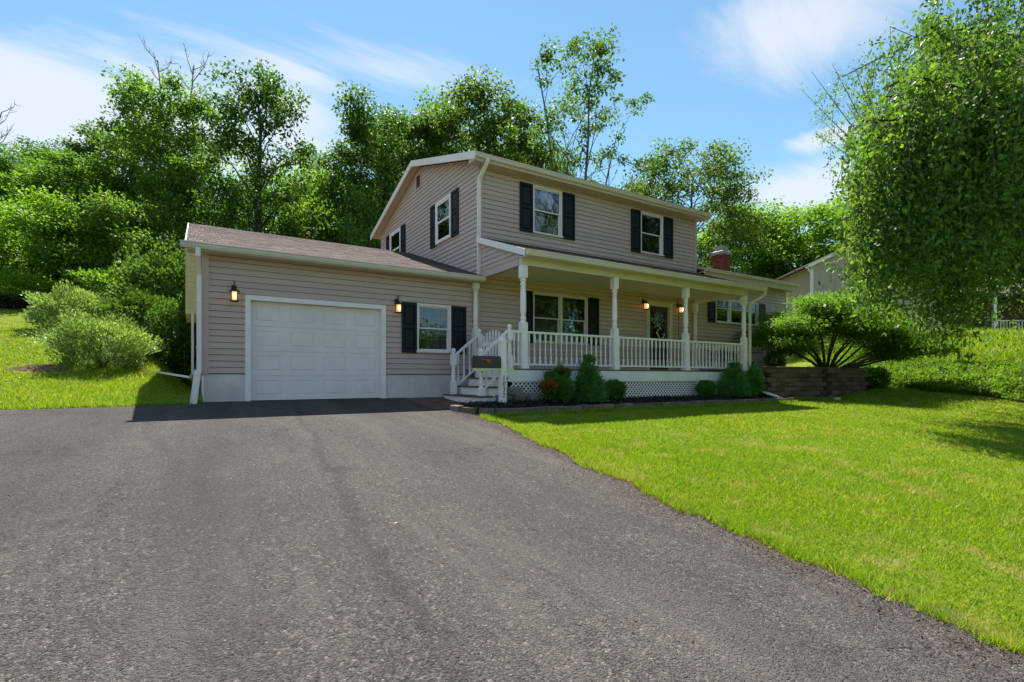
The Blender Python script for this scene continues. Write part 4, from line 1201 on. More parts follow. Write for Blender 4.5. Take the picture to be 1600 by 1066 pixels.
for chv in '1032':
    cu = bpy.data.curves.new('house_number', 'FONT'); cu.body = chv; cu.size = .155; cu.extrude = .003; cu.align_x = 'CENTER'; cu.align_y = 'CENTER'
    tmp = link(bpy.data.objects.new('house_number_text', cu))
    bpy.context.view_layer.update()
    me = bpy.data.meshes.new_from_object(tmp.evaluated_get(bpy.context.evaluated_depsgraph_get()))
    bpy.data.objects.remove(tmp); bpy.data.curves.remove(cu)
    me.name = 'house_number'; me.materials.clear(); me.materials.append(M['black_print'])
    o = link(bpy.data.objects.new('house_number', me)); o.parent = mb
    o.location = Vector((5.72, 9.481, zc)) - FRAME[mb.name]; o.rotation_euler = (math.pi / 2, 0, 0)
    zc -= .125

# jittered block mesh
def stone_mesh(name, sx, sy, sz, mat, seed, j=.012, bev=.012):
    r = random.Random(seed); m = MB()
    def ring(z, ins): return [(x * (sx / 2 - ins) + r.uniform(-j, j), y * (sy / 2 - ins) + r.uniform(-j, j), z) for x, y in ((-1, -1), (1, -1), (1, 1), (-1, 1))]
    rings = [ring(0, bev), ring(bev, 0), ring(sz - bev, 0), ring(sz, bev)]
    i0 = len(m.v)
    for q in rings: m.v += q
    for k in range(3):
        for a in range(4):
            b = (a + 1) % 4; m.f.append((k * 4 + a, k * 4 + b, k * 4 + 4 + b, k * 4 + 4 + a))
    m.f += [(3, 2, 1, 0), (12, 13, 14, 15)]
    return m.mesh(name, mat)

# garden edging
ed = thing('garden_edging', (10.0, 8.85, g1(10, 8.85)), 'low brown stone edging along the front of the dark mulch bed', 'edging')
ems = [stone_mesh('edging_stone', .30, .16, .17, M['edging'], k) for k in range(6)]
path = [(4.55, 9.62), (4.62, 9.30), (4.82, 9.02), (5.15, 8.86), (6.0, 8.80), (10.5, 8.80), (15.7, 8.74)]
pts = []
for (x0, y0), (x1, y1) in zip(path[:-1], path[1:]):
    L_ = math.hypot(x1 - x0, y1 - y0); nseg = max(1, round(L_ / .315))
    for k in range(nseg): pts.append((x0 + (x1 - x0) * (k + .5) / nseg, y0 + (y1 - y0) * (k + .5) / nseg, math.atan2(y1 - y0, x1 - x0)))
r = random.Random(7)
for i, (x, y, a) in enumerate(pts):
    place('edging_stone', r.choice(ems), ed, (x, y + r.uniform(-.012, .012), g1(x, y) - .03 + r.uniform(-.012, .012)), a + r.uniform(-.03, .03) + (math.pi if r.random() < .5 else 0))
# rubble beside the steps
rk = [stone_mesh('rock', .34, .22, .17, M['rock'], 40 + k, .03, .03) for k in range(3)]
rn = ['grey rubble block under the porch corner next to the mailbox post', 'grey rubble block stacked on another beside the bottom step', 'grey rubble block half hidden by the rusty shrub', 'low grey rubble block nearest the bottom right newel post']
for k, (x, y, z, a) in enumerate(((6.25, 9.72, -.02, .1), (6.15, 9.74, .13, -.15), (6.6, 9.70, -.02, .2), (5.9, 9.78, -.05, .05))):
    o = link(bpy.data.objects.new('rock', rk[k % 3])); o.location = (x, y, z); o.rotation_euler = (0, 0, a)
    tag(o, rn[k], 'rock', 'rubble blocks at the porch corner')

# retaining wall
rw = thing('retaining_wall', (18.3, 9.05, -.25), 'low brown block retaining wall at the right end of the porch', 'wall')
bms = [stone_mesh('wall_block', .40, .22, .142, M['block'], 60 + k, .010, .012) for k in range(6)]
r = random.Random(8)
def wall_run(p, q, end_step=0.0):
    p, q = Vector(p), Vector(q); L_ = (q - p).length; a = math.atan2(q.y - p.y, q.x - p.x)
    for row in range(7):
        z = -.22 + row * .147
        n_ = int((L_ - end_step * max(0, row - 0)) / .405); off = .2 if row % 2 else 0
        for k in range(n_):
            s = .2 + off + k * .405
            if s > L_ - end_step * row: break
            c = p + (q - p) * (s / L_)
            nx, ny = -math.sin(a), math.cos(a)
            bat = .012 * row
            place('wall_block', r.choice(bms), rw, (c.x + nx * bat + r.uniform(-.006, .006), c.y + ny * bat + r.uniform(-.008, .008), z), a + r.uniform(-.015, .015))
wall_run((15.25, 9.32), (18.32, 9.06)); wall_run((18.36, 9.04), (21.3, 8.92), .085)
cap = [stone_mesh('cap_stone', .46, .30, .06, M['block'], 80 + k, .008, .01) for k in range(3)]
for p, q in (((15.25, 9.42), (18.3, 9.16)), ((18.35, 9.14), (20.75, 9.04))):
    L_ = math.hypot(q[0] - p[0], q[1] - p[1]); n_ = int(L_ / .465)
    for k in range(n_ + 1):
        t = (k + .5) / (n_ + 1); place('cap_stone', cap[k % 3], rw, (p[0] + (q[0] - p[0]) * t, p[1] + (q[1] - p[1]) * t, .81), math.atan2(q[1] - p[1], q[0] - p[0]) + r.uniform(-.02, .02))
o = MB().box(18.35, 18.62, 8.72, 8.86, -.235, -.17).build('drain_outlet', M['white_metal']); tag(o, 'small white plastic drain outlet on the grass at the foot of the block wall', 'drain')

# ------------------------------------------------------------------ plants
def blob_leaves(rng, n, rx, ry, rz, cz, leaf, width, shell=.55, lump=.18, up=.5, taper=0.0, flat=0.0):
    """leaves filling a lumpy ellipsoid standing on z=0"""
    d = unit(rng, n)
    ph = rng.random(6) * 6.28
    lumpf = 1 + lump * (np.sin(d[:, 0] * 5 + ph[0]) * np.cos(d[:, 1] * 6 + ph[1]) + .7 * np.sin(d[:, 2] * 7 + ph[2] + d[:, 0] * 4) + .5 * np.sin(d[:, 1] * 11 + ph[3] + d[:, 2] * 9))
    rad = (shell + (1 - shell) * rng.random(n) ** .6) * lumpf
    P = d * rad[:, None] * np.array([rx, ry, rz])
    P[:, 2] += cz
    if taper: 
        h = np.clip(P[:, 2] / (cz + rz), 0, 1); k = 1 - taper * h; P[:, 0] *= k; P[:, 1] *= k
    P[:, 2] = np.maximum(P[:, 2], .02 + .1 * rng.random(n))
    dr = d + np.array([0, 0, up]) + unit(rng, n) * .7
    nm = np.array([0, 0, 1.0]) + unit(rng, n) * .9 + d * .4
    return leaf_quads(P, dr, nm, leaf * (.7 + .6 * rng.random(n)), width * (.7 + .6 * rng.random(n)))
def stems_mb(rng, nst, rx, h):
    m = MB()
    for k in range(nst):
        t = rng.random() * 6.28; rr = rx * (.3 + .5 * rng.random())
        m.tube([(0.03 * math.cos(t), .03 * math.sin(t), 0), (rr * .5 * math.cos(t), rr * .5 * math.sin(t), h * .5), (rr * math.cos(t + .3), rr * math.sin(t + .3), h * .9)], [.018, .012, .005], 5)
    return m
def shrub(name, loc, label, seed, n, rx, ry, rz, mat, leaf=.06, width=.035, cz=None, group=None, cat='shrub', extra=None, **kw):
    rg = np.random.default_rng(seed)
    t = thing(name, loc, label, cat, group)
    V, F = blob_leaves(rg, n, rx, ry, rz, rz * .85 if cz is None else cz, leaf, width, **kw)
    o = link(bpy.data.objects.new('foliage', np_mesh('foliage', V, F, M[mat], 4))); o.parent = t
    s = stems_mb(rg, 9, rx, rz * 1.4).mesh('stem', M['bark']); so = link(bpy.data.objects.new('stem', s)); so.parent = t
    if extra:
        for (emat, en, ec, er, enm) in extra:
            V, F = blob_leaves(rg, en, er[0], er[1], er[2], 0, leaf, width, shell=.3)
            V = V + np.array(ec); o = link(bpy.data.objects.new(enm, np_mesh(enm, V, F, M[emat], 4))); o.parent = t
    return t
def bl(x, y): return (x, y, float(bed_z(x, y)))
shrub('shrub', bl(7.10, 9.38), 'loose feathery shrub with rusty brown dead patch beside the mailbox post', 31, 4200, .29, .28, .38, 'leaf_shrub', .11, .02, cz=.36, up=1.2, group='shrubs in the mulch bed', lump=.28,
      extra=[('leaf_brown', 1000, (-.30, -.08, .30), (.16, .16, .26), 'dead_foliage'), ('leaf_russet', 500, (.05, -.1, .62), (.16, .12, .12), 'tip_foliage')])
def cone(name, loc, label, seed, n, R, H, mat='leaf_conifer', power=.85):
    rg = np.random.default_rng(seed); t = thing(name, loc, label, 'shrub', 'shrubs in the mulch bed')
    nc = 90; ch = np.clip((1 - np.sqrt(rg.random(nc))) * 1.1, 0, .97); ca = np.arange(nc) * 2.4 + rg.normal(size=nc) * .4
    cr = R * (1 - ch) ** power * np.clip(.75 + ch * 4, 0, 1) * (.72 + .38 * rg.random(nc))
    i = rg.integers(0, nc, n); sg = R * (.17 + .10 * rg.random(nc)) * (1 - .55 * ch)
    Cn = np.stack([cr * np.cos(ca), cr * np.sin(ca), ch * H + .05], 1)
    out = Cn.copy(); out[:, 2] = 0; out /= np.linalg.norm(out, axis=1)[:, None] + 1e-6
    P = Cn[i] + rg.normal(size=(n, 3)) * sg[i][:, None] * np.array([1, 1, .9]) - out[i] * (rg.random(n) * .5 * cr[i])[:, None]
    P[:, 2] = np.clip(P[:, 2], .02, H * 1.02)
    D = out[i] * .8 + np.array([0, 0, .9]) + unit(rg, n) * .7
    V, F = leaf_quads(P, D, unit(rg, n) + np.array([0, 0, .8]), .075 * (.6 + .8 * rg.random(n)), .022)
    o = link(bpy.data.objects.new('foliage', np_mesh('foliage', V, F, M[mat], 4))); o.parent = t
    so = link(bpy.data.objects.new('stem', MB().tube([(0, 0, 0), (0, 0, H * .8)], [.03, .01], 6).mesh('stem', M['bark']))); so.parent = t
    return t
cone('conifer_shrub', bl(8.00, 9.32), 'tall pointed dwarf conifer standing alone in front of the lattice', 32, 11000, .40, 1.06)
shrub('shrub', bl(9.02, 9.52), 'small round clipped shrub right of the tall pointed conifer', 33, 3600, .27, .25, .22, 'leaf_shrub', .05, .03, cz=.27, lump=.10, group='shrubs in the mulch bed')
shrub('shrub', bl(12.55, 9.48), 'small low shrub left of the twin conifers near the porch end', 34, 3600, .28, .25, .22, 'leaf_shrub', .05, .03, cz=.26, lump=.12, group='shrubs in the mulch bed')
cone('conifer_shrub', bl(13.75, 9.40), 'broad dark conifer with a pointed tip, second from the right end of the bed', 35, 11000, .42, .96, power=.6)
shrub('conifer_shrub', bl(14.75, 9.40), 'bushy rounded conifer at the right end of the bed beside the downspout', 36, 6500, .32, .31, .44, 'leaf_conifer', .065, .018, cz=.46, up=1.0, lump=.2, taper=.35, group='shrubs in the mulch bed')
shrub('shrub', (15.95, 11.3, .78), 'bluish grey shrub against the wing foundation', 37, 3800, .50, .40, .36, 'leaf_blue', .06, .028, cz=.36, lump=.2, up=.8)
shrub('shrub', (19.35, 11.45, .80), 'small dark shrub against the foundation near the end of the wing', 38, 2500, .42, .36, .34, 'leaf_shrub', .07, .035, cz=.36, lump=.2)
shrub('shrub', (17.6, 11.5, .76), 'low sparse leafy plant under the triple window of the wing', 39, 700, .40, .25, .16, 'leaf_mid', .09, .05, cz=.14)

def at(px, depth):
    x = (px - 800) / 793 * depth
    return (.848 * x + .53 * depth, -.53 * x + .848 * depth)
def height_at(px, depth, py):
    a, b = at(px, depth); return .515 + (590 - py) / 793 * depth - g1(a, b)

# left side bushes
def big_bush(px, depth, wpx, ytop, label, seed, mat, n, leaf=.08, width=.035, fl=0.0, **kw):
    a, b = at(px, depth); h = height_at(px, depth, ytop); rx = wpx * depth / 793 / 2
    return shrub('bush', (a, b, g1(a, b) - .03), label, seed, n, rx, rx * .85, h * .52, mat, leaf, width, cz=h * .46, cat='bush', group='bushes left of the garage', **kw)
big_bush(160, 13.6, 132, 492, 'large silvery green bush on the lawn left of the garage', 41, 'leaf_silver', 17000, .075, .03, lump=.2, shell=.5, up=.8)
big_bush(108, 17.5, 96, 452, 'second silvery bush uphill behind the large one on the left lawn', 42, 'leaf_silver', 9000, .10, .04, lump=.22, up=.7)
big_bush(222, 17.0, 95, 458, 'dark leafy bush in shade between the silvery bush and the garage corner', 43, 'leaf_deep', 8000, .11, .06, lump=.2)
big_bush(276, 16.0, 80, 470, 'dark green bush close behind the garage corner downspout', 44, 'leaf_deep', 8000, .10, .055, lump=.2)
big_bush(262, 19.5, 130, 392, 'tall dark thicket of shrubs behind the garage corner', 45, 'leaf_deep', 12000, .13, .08, lump=.25)
big_bush(185, 22, 120, 420, 'mid green thicket under the trees left of the garage', 46, 'leaf_mid', 9000, .13, .08, lump=.25)
big_bush(20, 21, 120, 428, 'bright green bush at the left edge under the trees', 47, 'leaf_light', 8000, .12, .07, lump=.25)
big_bush(60, 26, 150, 415, 'olive green brush up the slope at far left', 48, 'leaf_olive', 8000, .14, .08, lump=.28)
big_bush(145, 29, 110, 428, 'low bright undergrowth between the dark trunks on the left slope', 49, 'leaf_light', 6000, .15, .09, lump=.28)
x, y = at(8, 20.5)
o = shrub('mulch_mound', (x, y, g1(x, y)), 'dark mound of mulch on the slope at the left edge', 50, 2500, .9, .7, .35, 'chip', .14, .07, cz=.08, cat='mound', up=.1)

# ---- trees
def tree_mesh(seed, H, R, cb=.3, nl=24, nsec=6, clump=.75, lpc=70, leaf=.17, width=.11, rise=.45, trunk_r=.2, wander=.25, top=.9, stems=1, fan=.25, mat='leaf_mid', bark='bark', flat=.65, sparse_in=.0, env_pow=.7, env_top=.93, lean=(0, 0)):
    rg = np.random.default_rng(seed); m = MB()
    clumps = []
    for s in range(stems):
        saz = 6.283 * s / stems + rg.random() * .8
        sf = fan * R if stems > 1 else 0
        npt = 9; tp = []
        hh = H * (top if stems == 1 else top * (.82 + .2 * rg.random()))
        for k in range(npt):
            u = k / (npt - 1)
            tp.append(np.array([lean[0] * u + math.cos(saz) * sf * u ** 1.3 + rg.normal() * wander * .5 * u, lean[1] * u + math.sin(saz) * sf * u ** 1.3 + rg.normal() * wander * .5 * u, hh * u]))
        tr = trunk_r / math.sqrt(stems)
        m.tube(tp, [tr * (1.25 if k == 0 else 1) * (1 - .88 * k / (npt - 1)) + .012 for k in range(npt)], 7)
        tp = np.array(tp)
        nls = max(3, nl // stems)
        for i in range(nls):
            u0 = cb + (.96 - cb) * ((i + .3 + .5 * rg.random()) / nls)
            f = u0 * (npt - 1); k = min(int(f), npt - 2); st = tp[k] + (tp[k + 1] - tp[k]) * (f - k)
            az = i * 2.399 + rg.normal() * .35
            x = (u0 - cb) / (1 - cb)
            th = min(H * .99, st[2] + rise * R * (.5 + .7 * rg.random()) * (1.15 - .5 * x))
            xe = np.clip((th / H - cb) / (1 - cb), 0, 1)
            er = R * max(.06, math.sin(math.pi * (.16 + (env_top - .16) * xe))) ** env_pow * (.72 + .33 * rg.random())
            tip = np.array([tp[min(k + 1, npt - 1)][0] * .5 + er * math.cos(az), tp[min(k + 1, npt - 1)][1] * .5 + er * math.sin(az), th])
            pl = []
            for q in range(6):
                w = q / 5; p = st + (tip - st) * w; p = p + np.array([0, 0, 1]) * (er * .14 * math.sin(math.pi * w)) + rg.normal(size=3) * .05 * er * w * (1 - w) * 3
                pl.append(p)
            r0 = max(.014, tr * .36 * (1 - .75 * u0))
            m.tube(pl, [r0 * (1 - .85 * w / 5) + .005 for w in range(6)], 5, cap=False)
            clumps.append((tip, 1.0)); 
            for q in range(nsec):
                w = .28 + .72 * (q + rg.random()) / nsec; f2 = w * 5; kk = min(int(f2), 4); b0 = pl[kk] + (pl[kk + 1] - pl[kk]) * (f2 - kk)
                dd = (tip - st); dd = dd / (np.linalg.norm(dd) + 1e-6)
                sd = dd * .5 + unit(rg, 1)[0] * .9 + np.array([0, 0, .35]); sd /= np.linalg.norm(sd)
                ln = R * (.20 + .20 * rg.random()) * (1.15 - .4 * w)
                e = b0 + sd * ln
                m.tube([b0, b0 + sd * ln * .5 + np.array([0, 0, .03]), e], [r0 * .35, r0 * .22, .004], 4, cap=False)
                if rg.random() > sparse_in * (1 - w): clumps.append((e, .85)); 
                if rg.random() > .5 + sparse_in * .5: clumps.append((b0 + sd * ln * .5, .6))
        clumps.append((tp[-1], .8))
    Ps, Ds, Ns = [], [], []
    for (c, sc) in clumps:
        nn = int(lpc * sc * (.6 + .8 * rg.random()))
        if nn < 3: continue
        sg = clump * sc * (.6 + .6 * rg.random())
        P = np.clip(rg.normal(size=(nn, 3)), -1.9, 1.9) * np.array([sg, sg, sg * flat]) * .52 + c
        Ps.append(P); out = (P - c) / (sg + 1e-6)
        Ds.append(out * .8 + unit(rg, nn) * .7 + np.array([0, 0, -.15])); Ns.append(np.array([0, 0, 1.0]) + out * .5 + unit(rg, nn) * .75)
    P = np.concatenate(Ps); D = np.concatenate(Ds); Nn = np.concatenate(Ns); n_ = len(P); print('tree leaves', n_)
    V, F = leaf_quads(P, D, Nn, leaf * (.65 + .7 * rg.random(n_)), width * (.65 + .7 * rg.random(n_)))
    return m.mesh('trunk', M[bark], smooth=True), np_mesh('crown', V, F, M[mat], 4), H, R
def put_tree(name, proto, px, depth, ytop, wpx, label, rot=0.0, mat=None, group='trees on the slope behind the house', cat='tree', xy=None, sink=.1):
    tm, cm, H, R = proto
    a, b = at(px, depth) if xy is None else xy
    h = height_at(px, depth, ytop); rr = wpx * depth / 793 / 2
    t = thing(name, (a, b, g1(a, b) - sink), label, cat, group, rot)
    for nm, me in (('trunk', tm), ('crown', cm)):
        if nm == 'crown' and mat:
            me2 = MATS.get((me.name, mat))
            if me2 is None:
                me2 = me.copy(); me2.materials.clear(); me2.materials.append(M[mat]); MATS[(me.name, mat)] = me2
            me = me2
        o = link(bpy.data.objects.new(nm, me)); o.parent = t
        o.scale = (rr / R, rr / R, h / H)
    return t
MATS = {}
T_TALL = tree_mesh(101, 14, 4.0, cb=.14, nl=38, nsec=7, clump=.85, lpc=86, leaf=.22, width=.15, rise=.55, trunk_r=.24, sparse_in=.3)
T_OPEN = tree_mesh(102, 16, 3.2, cb=.22, nl=30, nsec=6, clump=.74, lpc=64, leaf=.21, width=.14, rise=.8, trunk_r=.28, sparse_in=.5, env_top=.97)
T_BROAD = tree_mesh(103, 19, 4.6, cb=.16, nl=44, nsec=7, clump=1.0, lpc=98, leaf=.24, width=.17, rise=.5, trunk_r=.28, env_pow=.5, env_top=.90, sparse_in=.25)
T_ROUND = tree_mesh(104, 14, 4.8, cb=.12, nl=40, nsec=7, clump=1.1, lpc=95, leaf=.25, width=.18, rise=.35, trunk_r=.25, env_pow=.45, env_top=.88)
T_AIRY = tree_mesh(105, 16.5, 5.2, cb=.26, nl=36, nsec=7, clump=.95, lpc=80, leaf=.22, width=.15, rise=.5, trunk_r=.22, sparse_in=.4, env_pow=.55)
T_FILL = tree_mesh(106, 8, 4.0, cb=.05, nl=34, nsec=6, clump=1.0, lpc=86, leaf=.21, width=.14, rise=.4, trunk_r=.15, stems=3, fan=.35, env_pow=.45, sparse_in=.2)
T_THIN = tree_mesh(107, 22.5, 4.4, cb=.42, nl=30, nsec=5, clump=.62, lpc=60, leaf=.22, width=.15, rise=1.25, trunk_r=.36, stems=5, fan=.78, sparse_in=.85, env_pow=.5, env_top=.96, bark='bark_grey')

put_tree('deciduous_tree', T_TALL, 262, 31, 128, 180, 'tall full deciduous tree behind the left end of the garage roof', .3)
put_tree('deciduous_tree', T_OPEN, 405, 28, 98, 170, 'tall open crowned tree with dark visible trunk above the garage ridge', 1.1, 'leaf_deep')
put_tree('deciduous_tree', T_BROAD, 600, 35, 158, 185, 'broad dark tree behind the garage roof just left of the upper gable', .0, 'leaf_deep')
put_tree('deciduous_tree', T_BROAD, 752, 37, 148, 215, 'broad tree rising behind the left part of the main roof', 2.3, 'leaf_olive')
put_tree('thin_tree', T_THIN, 898, 33, 78, 205, 'tallest thin tree with sparse clumps and several bare stems above the roof', .6, 'leaf_deep')
put_tree('deciduous_tree', T_AIRY, 1078, 40, 232, 205, 'airy tree with ragged crown behind the right end of the main roof', .9, 'leaf_olive')
put_tree('deciduous_tree', T_ROUND, 1160, 50, 330, 150, 'round bright tree directly behind the red brick chimney', .2, 'leaf_light')
put_tree('deciduous_tree', T_ROUND, 1248, 47, 322, 190, 'round bright tree between the chimney and the neighbouring house', 2.0, 'leaf_light')
put_tree('deciduous_tree', T_TALL, 120, 30, 252, 190, 'bushy bright tree left of the tall tree, above the silvery bush', 1.7, 'leaf_mid')
put_tree('deciduous_tree', T_ROUND, 10, 33, 232, 170, 'leafy tree at the far left edge of the photograph', .7, 'leaf_mid')
put_tree('deciduous_tree', T_AIRY, 60, 44, 228, 150, 'distant bluish tree peeking over the left tree line', 2.9, 'leaf_deep')
put_tree('deciduous_tree', T_TALL, 190, 40, 200, 150, 'tree with dark crown stepped between the left bright tree and the tall tree', 2.2, 'leaf_deep')
put_tree('young_tree', T_FILL, 40, 23, 300, 190, 'light green young tree spreading over the left lawn edge', .5, 'leaf_light')
put_tree('young_tree', T_FILL, 185, 25, 300, 160, 'low branched light tree in front of the tall tree at left', 1.9, 'leaf_mid')
put_tree('young_tree', T_FILL, 335, 33, 260, 150, 'bright young tree filling the gap between the two tall trees above the garage', 1.2, 'leaf_light')
put_tree('young_tree', T_FILL, 480, 36, 235, 170, 'bright yellow green tree right of the open crowned tree', 2.7, 'leaf_light')
put_tree('young_tree', T_FILL, 545, 31, 300, 150, 'mid green young tree just above the garage roof near the gable', .1, 'leaf_mid')
put_tree('young_tree', T_FILL, 440, 30, 330, 140, 'low dense tree directly above the middle of the garage ridge', 2.2, 'leaf_mid')
put_tree('young_tree', T_FILL, 300, 26, 345, 130, 'low shaded tree behind the left corner of the garage roof', 3.0, 'leaf_deep')
put_tree('deciduous_tree', T_ROUND, 660, 44, 190, 190, 'tree filling the dip between the two broad trees behind the gable', 1.4, 'leaf_mid')
put_tree('deciduous_tree', T_FILL, 840, 42, 215, 130, 'lower leafy tree at the foot of the tallest thin tree', 1.0, 'leaf_mid')
put_tree('deciduous_tree', T_FILL, 985, 45, 262, 110, 'small leafy tree above the main roof right of the thin tree', 2.0, 'leaf_olive')
put_tree('deciduous_tree', T_TALL, 1380, 62, 330, 190, 'distant tree behind the roof of the neighbouring house', .4, 'leaf_mid')
put_tree('deciduous_tree', T_ROUND, 1500, 64, 320, 240, 'distant tree to the right behind the weeping tree', 1.4, 'leaf_mid')
put_tree('deciduous_tree', T_ROUND, 1640, 58, 300, 240, 'distant tree at the right edge behind the weeping tree', 2.4, 'leaf_deep')
put_tree('deciduous_tree', T_BROAD, -90, 34, 230, 200, 'tree just beyond the left edge of the photograph', 1.0, 'leaf_mid')

# dark bare trunks on the left slope
def bare_tree(px, depth, ytop, spread, label, seed, nb=8, tr=.13, y_branch=.35, mat='bark'):
    rg = np.random.default_rng(seed); a, b = at(px, depth); h = height_at(px, depth, ytop)
    m = MB(); tp = [np.array([rg.normal() * .05 * k, rg.normal() * .05 * k, h * k / 7]) for k in range(8)]
    m.tube(tp, [tr * (1 - .9 * k / 7) + .01 for k in range(8)], 7)
    bm2 = MB()
    for i in range(nb):
        u = y_branch + (1 - y_branch) * (i + rg.random()) / nb; k = min(int(u * 7), 6); st = tp[k] + (tp[k + 1] - tp[k]) * (u * 7 - k)
        az = i * 2.4 + rg.normal() * .4; ln = spread * (.5 + .6 * rg.random()) * (1.2 - .7 * u)
        e = st + np.array([math.cos(az) * ln, math.sin(az) * ln, ln * (.7 + .9 * rg.random())]); mid = (st + e) / 2 + np.array([math.cos(az), math.sin(az), -.4]) * ln * .12
        bm2.tube([st, mid, e], [tr * .36 * (1 - .6 * u), tr * .2 * (1 - .5 * u), .008], 5)
        for q in range(5):
            w = .35 + .6 * rg.random(); p = st + (e - st) * w; d = unit(rg, 1)[0] * .6 + np.array([math.cos(az) * .5, math.sin(az) * .5, .7]); l2 = ln * (.25 + .3 * rg.random())
            bm2.tube([p, p + d * l2 * .5 + rg.normal(size=3) * .04, p + d * l2], [.018, .012, .004], 4, cap=False)
    t = thing('bare_tree', (a, b, g1(a, b) - .1), label, 'bare tree', 'bare trees on the slope')
    for nm, mm in (('trunk', m), ('branch', bm2)):
        o = link(bpy.data.objects.new(nm, mm.mesh(nm, M[mat], smooth=True))); o.parent = t
bare_tree(300, 35, 104, 2.6, 'dead tree with bare twigs poking above the tall tree left of centre', 71, 22, .2, .55, 'bark_grey')
bare_tree(248, 36, 100, 2.2, 'second dead spiky treetop left of the first above the tall tree', 72, 18, .2, .6, 'bark_grey')
bare_tree(-6, 40, 172, 2.6, 'bare grey tree with forked branches at the left edge', 73, 14, .2, .5, 'bark_grey')
bare_tree(122, 24.5, 330, 2.6, 'dark leaning trunk with low forked limbs above the silvery bush', 74, 9, .20, .12)
bare_tree(155, 27, 320, 1.6, 'slim brown trunk right of the dark forked trunk', 75, 5, .15, .4)
bare_tree(168, 29, 320, 1.6, 'dark slim trunk farthest right of the three on the left slope', 76, 5, .16, .4)
bare_tree(955, 37, 232, 1.6, 'thin bare sapling with grey twigs just above the main roof line', 77, 10, .08, .4, 'bark_grey')

# ---- Japanese maple above the retaining wall
JB = (19.75, 9.75, .70)
jm = thing('maple_tree', JB, 'low spreading bright green maple with many dark stems above the block wall', 'tree')
rg = np.random.default_rng(90); m = MB(); clumps = []
RT_ = np.array([.848, -.53, 0]); DP_ = np.array([.53, .848, 0])
def jb(x, y, z): return RT_ * x + DP_ * y + np.array([0, 0, z])
ends = [(-1.9, -.2, 1.75), (-1.3, .5, 2.25), (-.75, -.6, 2.45), (-.2, .3, 2.75), (.45, -.3, 2.65), (1.0, .5, 2.35), (1.6, -.4, 2.05), (2.3, .1, 1.75), (2.9, -.2, 1.45), (-1.5, -1.0, 1.6), (.9, -1.1, 2.0), (3.3, .3, 1.15), (2.7, -.9, .95), (3.5, -.3, .85), (2.9, .7, .7), (-2.0, -.6, 1.0), (-2.1, .4, 1.35), (.2, 1.0, 2.3), (2.0, .9, 1.7)]
for (x, y, z) in ends:
    x *= 1.12; z *= .95
    e = jb(x, y, z); b0 = np.array([x * .03, y * .03, -.05]); c1 = jb(x * .22, y * .22, z * .34); c2 = jb(x * .62, y * .62, z * .76)
    if x > 2: c1 = jb(x * .3, y * .3, z * .28); c2 = jb(x * .65, y * .6, z * .72)
    pl = [b0, c1, c2, e]
    m.tube(pl, [.055, .042, .026, .008], 6)
    for q in range(16):
        w = .60 + .44 * rg.random(); f = min(w, .999) * 3; k = int(f); p = pl[k] + (pl[k + 1] - pl[k]) * (f - k)
        d = unit(rg, 1)[0] * np.array([1, 1, .22]) * (.40 + .55 * rg.random()) + np.array([0, 0, .12])
        m.tube([p, p + d], [.014, .004], 4, cap=False); clumps.append(p + d)
    clumps.append(e)
Ps, Ds, Ns = [], [], []
for c in clumps:
    nn = int(190 * (.6 + .8 * rg.random())); P = rg.normal(size=(nn, 3)) * np.array([.27, .27, .075]) + c
    Ps.append(P); Ds.append((P - c) * 2 + unit(rg, nn) * .5 + np.array([0, 0, -.25])); Ns.append(np.array([0, 0, 1.1]) + unit(rg, nn) * .7)
P = np.concatenate(Ps); D = np.concatenate(Ds); Nn = np.concatenate(Ns)
ok = ((P[:, 1] + JB[1]) < 11.8) & (P[:, 2] > .45); P, D, Nn = P[ok], D[ok], Nn[ok]
V, F = leaf_quads(P, D, Nn, .095 * (.7 + .6 * rg.random(len(P))), .045)
o = link(bpy.data.objects.new('crown', np_mesh('crown', V, F, M['leaf_maple'], 4))); o.parent = jm
o = link(bpy.data.objects.new('trunk', m.mesh('trunk', M['bark'], smooth=True))); o.parent = jm

# ---- big weeping tree at the right
wx, wy = at(1668, 14.6); wz = g1(wx, wy) - .1
wt = thing('weeping_tree', (wx, wy, wz), 'large weeping tree with long hanging leafy strands at the right edge over the lawn', 'tree')
rg = np.random.default_rng(95); m = MB()
tp = [np.array([.12 * math.sin(k * .9), .1 * math.cos(k * .7), 11.5 * k / 8]) for k in range(9)]
m.tube(tp, [.36, .30, .27, .24, .21, .18, .14, .10, .06], 9)
starts = []
WR = 6.3
for i in range(44):
    u = .24 + .74 * (i + rg.random()) / 44; k = min(int(u * 8), 7); st = tp[k] + (tp[k + 1] - tp[k]) * (u * 8 - k)
    az = i * 2.399 + rg.normal() * .25; rr = WR * (.62 + .40 * rg.random()) * (1.05 - .35 * max(0, u - .5)); up = 2.2 + 2.4 * rg.random()
    dirv = np.array([math.cos(az), math.sin(az), 0])
    pl = []
    for q in range(8):
        w = q / 7; pl.append(st + dirv * rr * w + np.array([0, 0, up * (1.75 * w - 1.35 * w * w)]) + rg.normal(size=3) * .07 * w)
    m.tube(pl, [.085 * (1 - .8 * u) * (1 - .85 * q / 7) + .012 for q in range(8)], 5, cap=False)
    for q in range(30):
        w = .22 + .78 * rg.random(); f = w * 7; k = min(int(f), 6); p = pl[k] + (pl[k + 1] - pl[k]) * (f - k)
        off = unit(rg, 1)[0] * np.array([1, 1, .4]) * (.35 + .75 * rg.random()); starts.append((p, p + off, dirv, w))
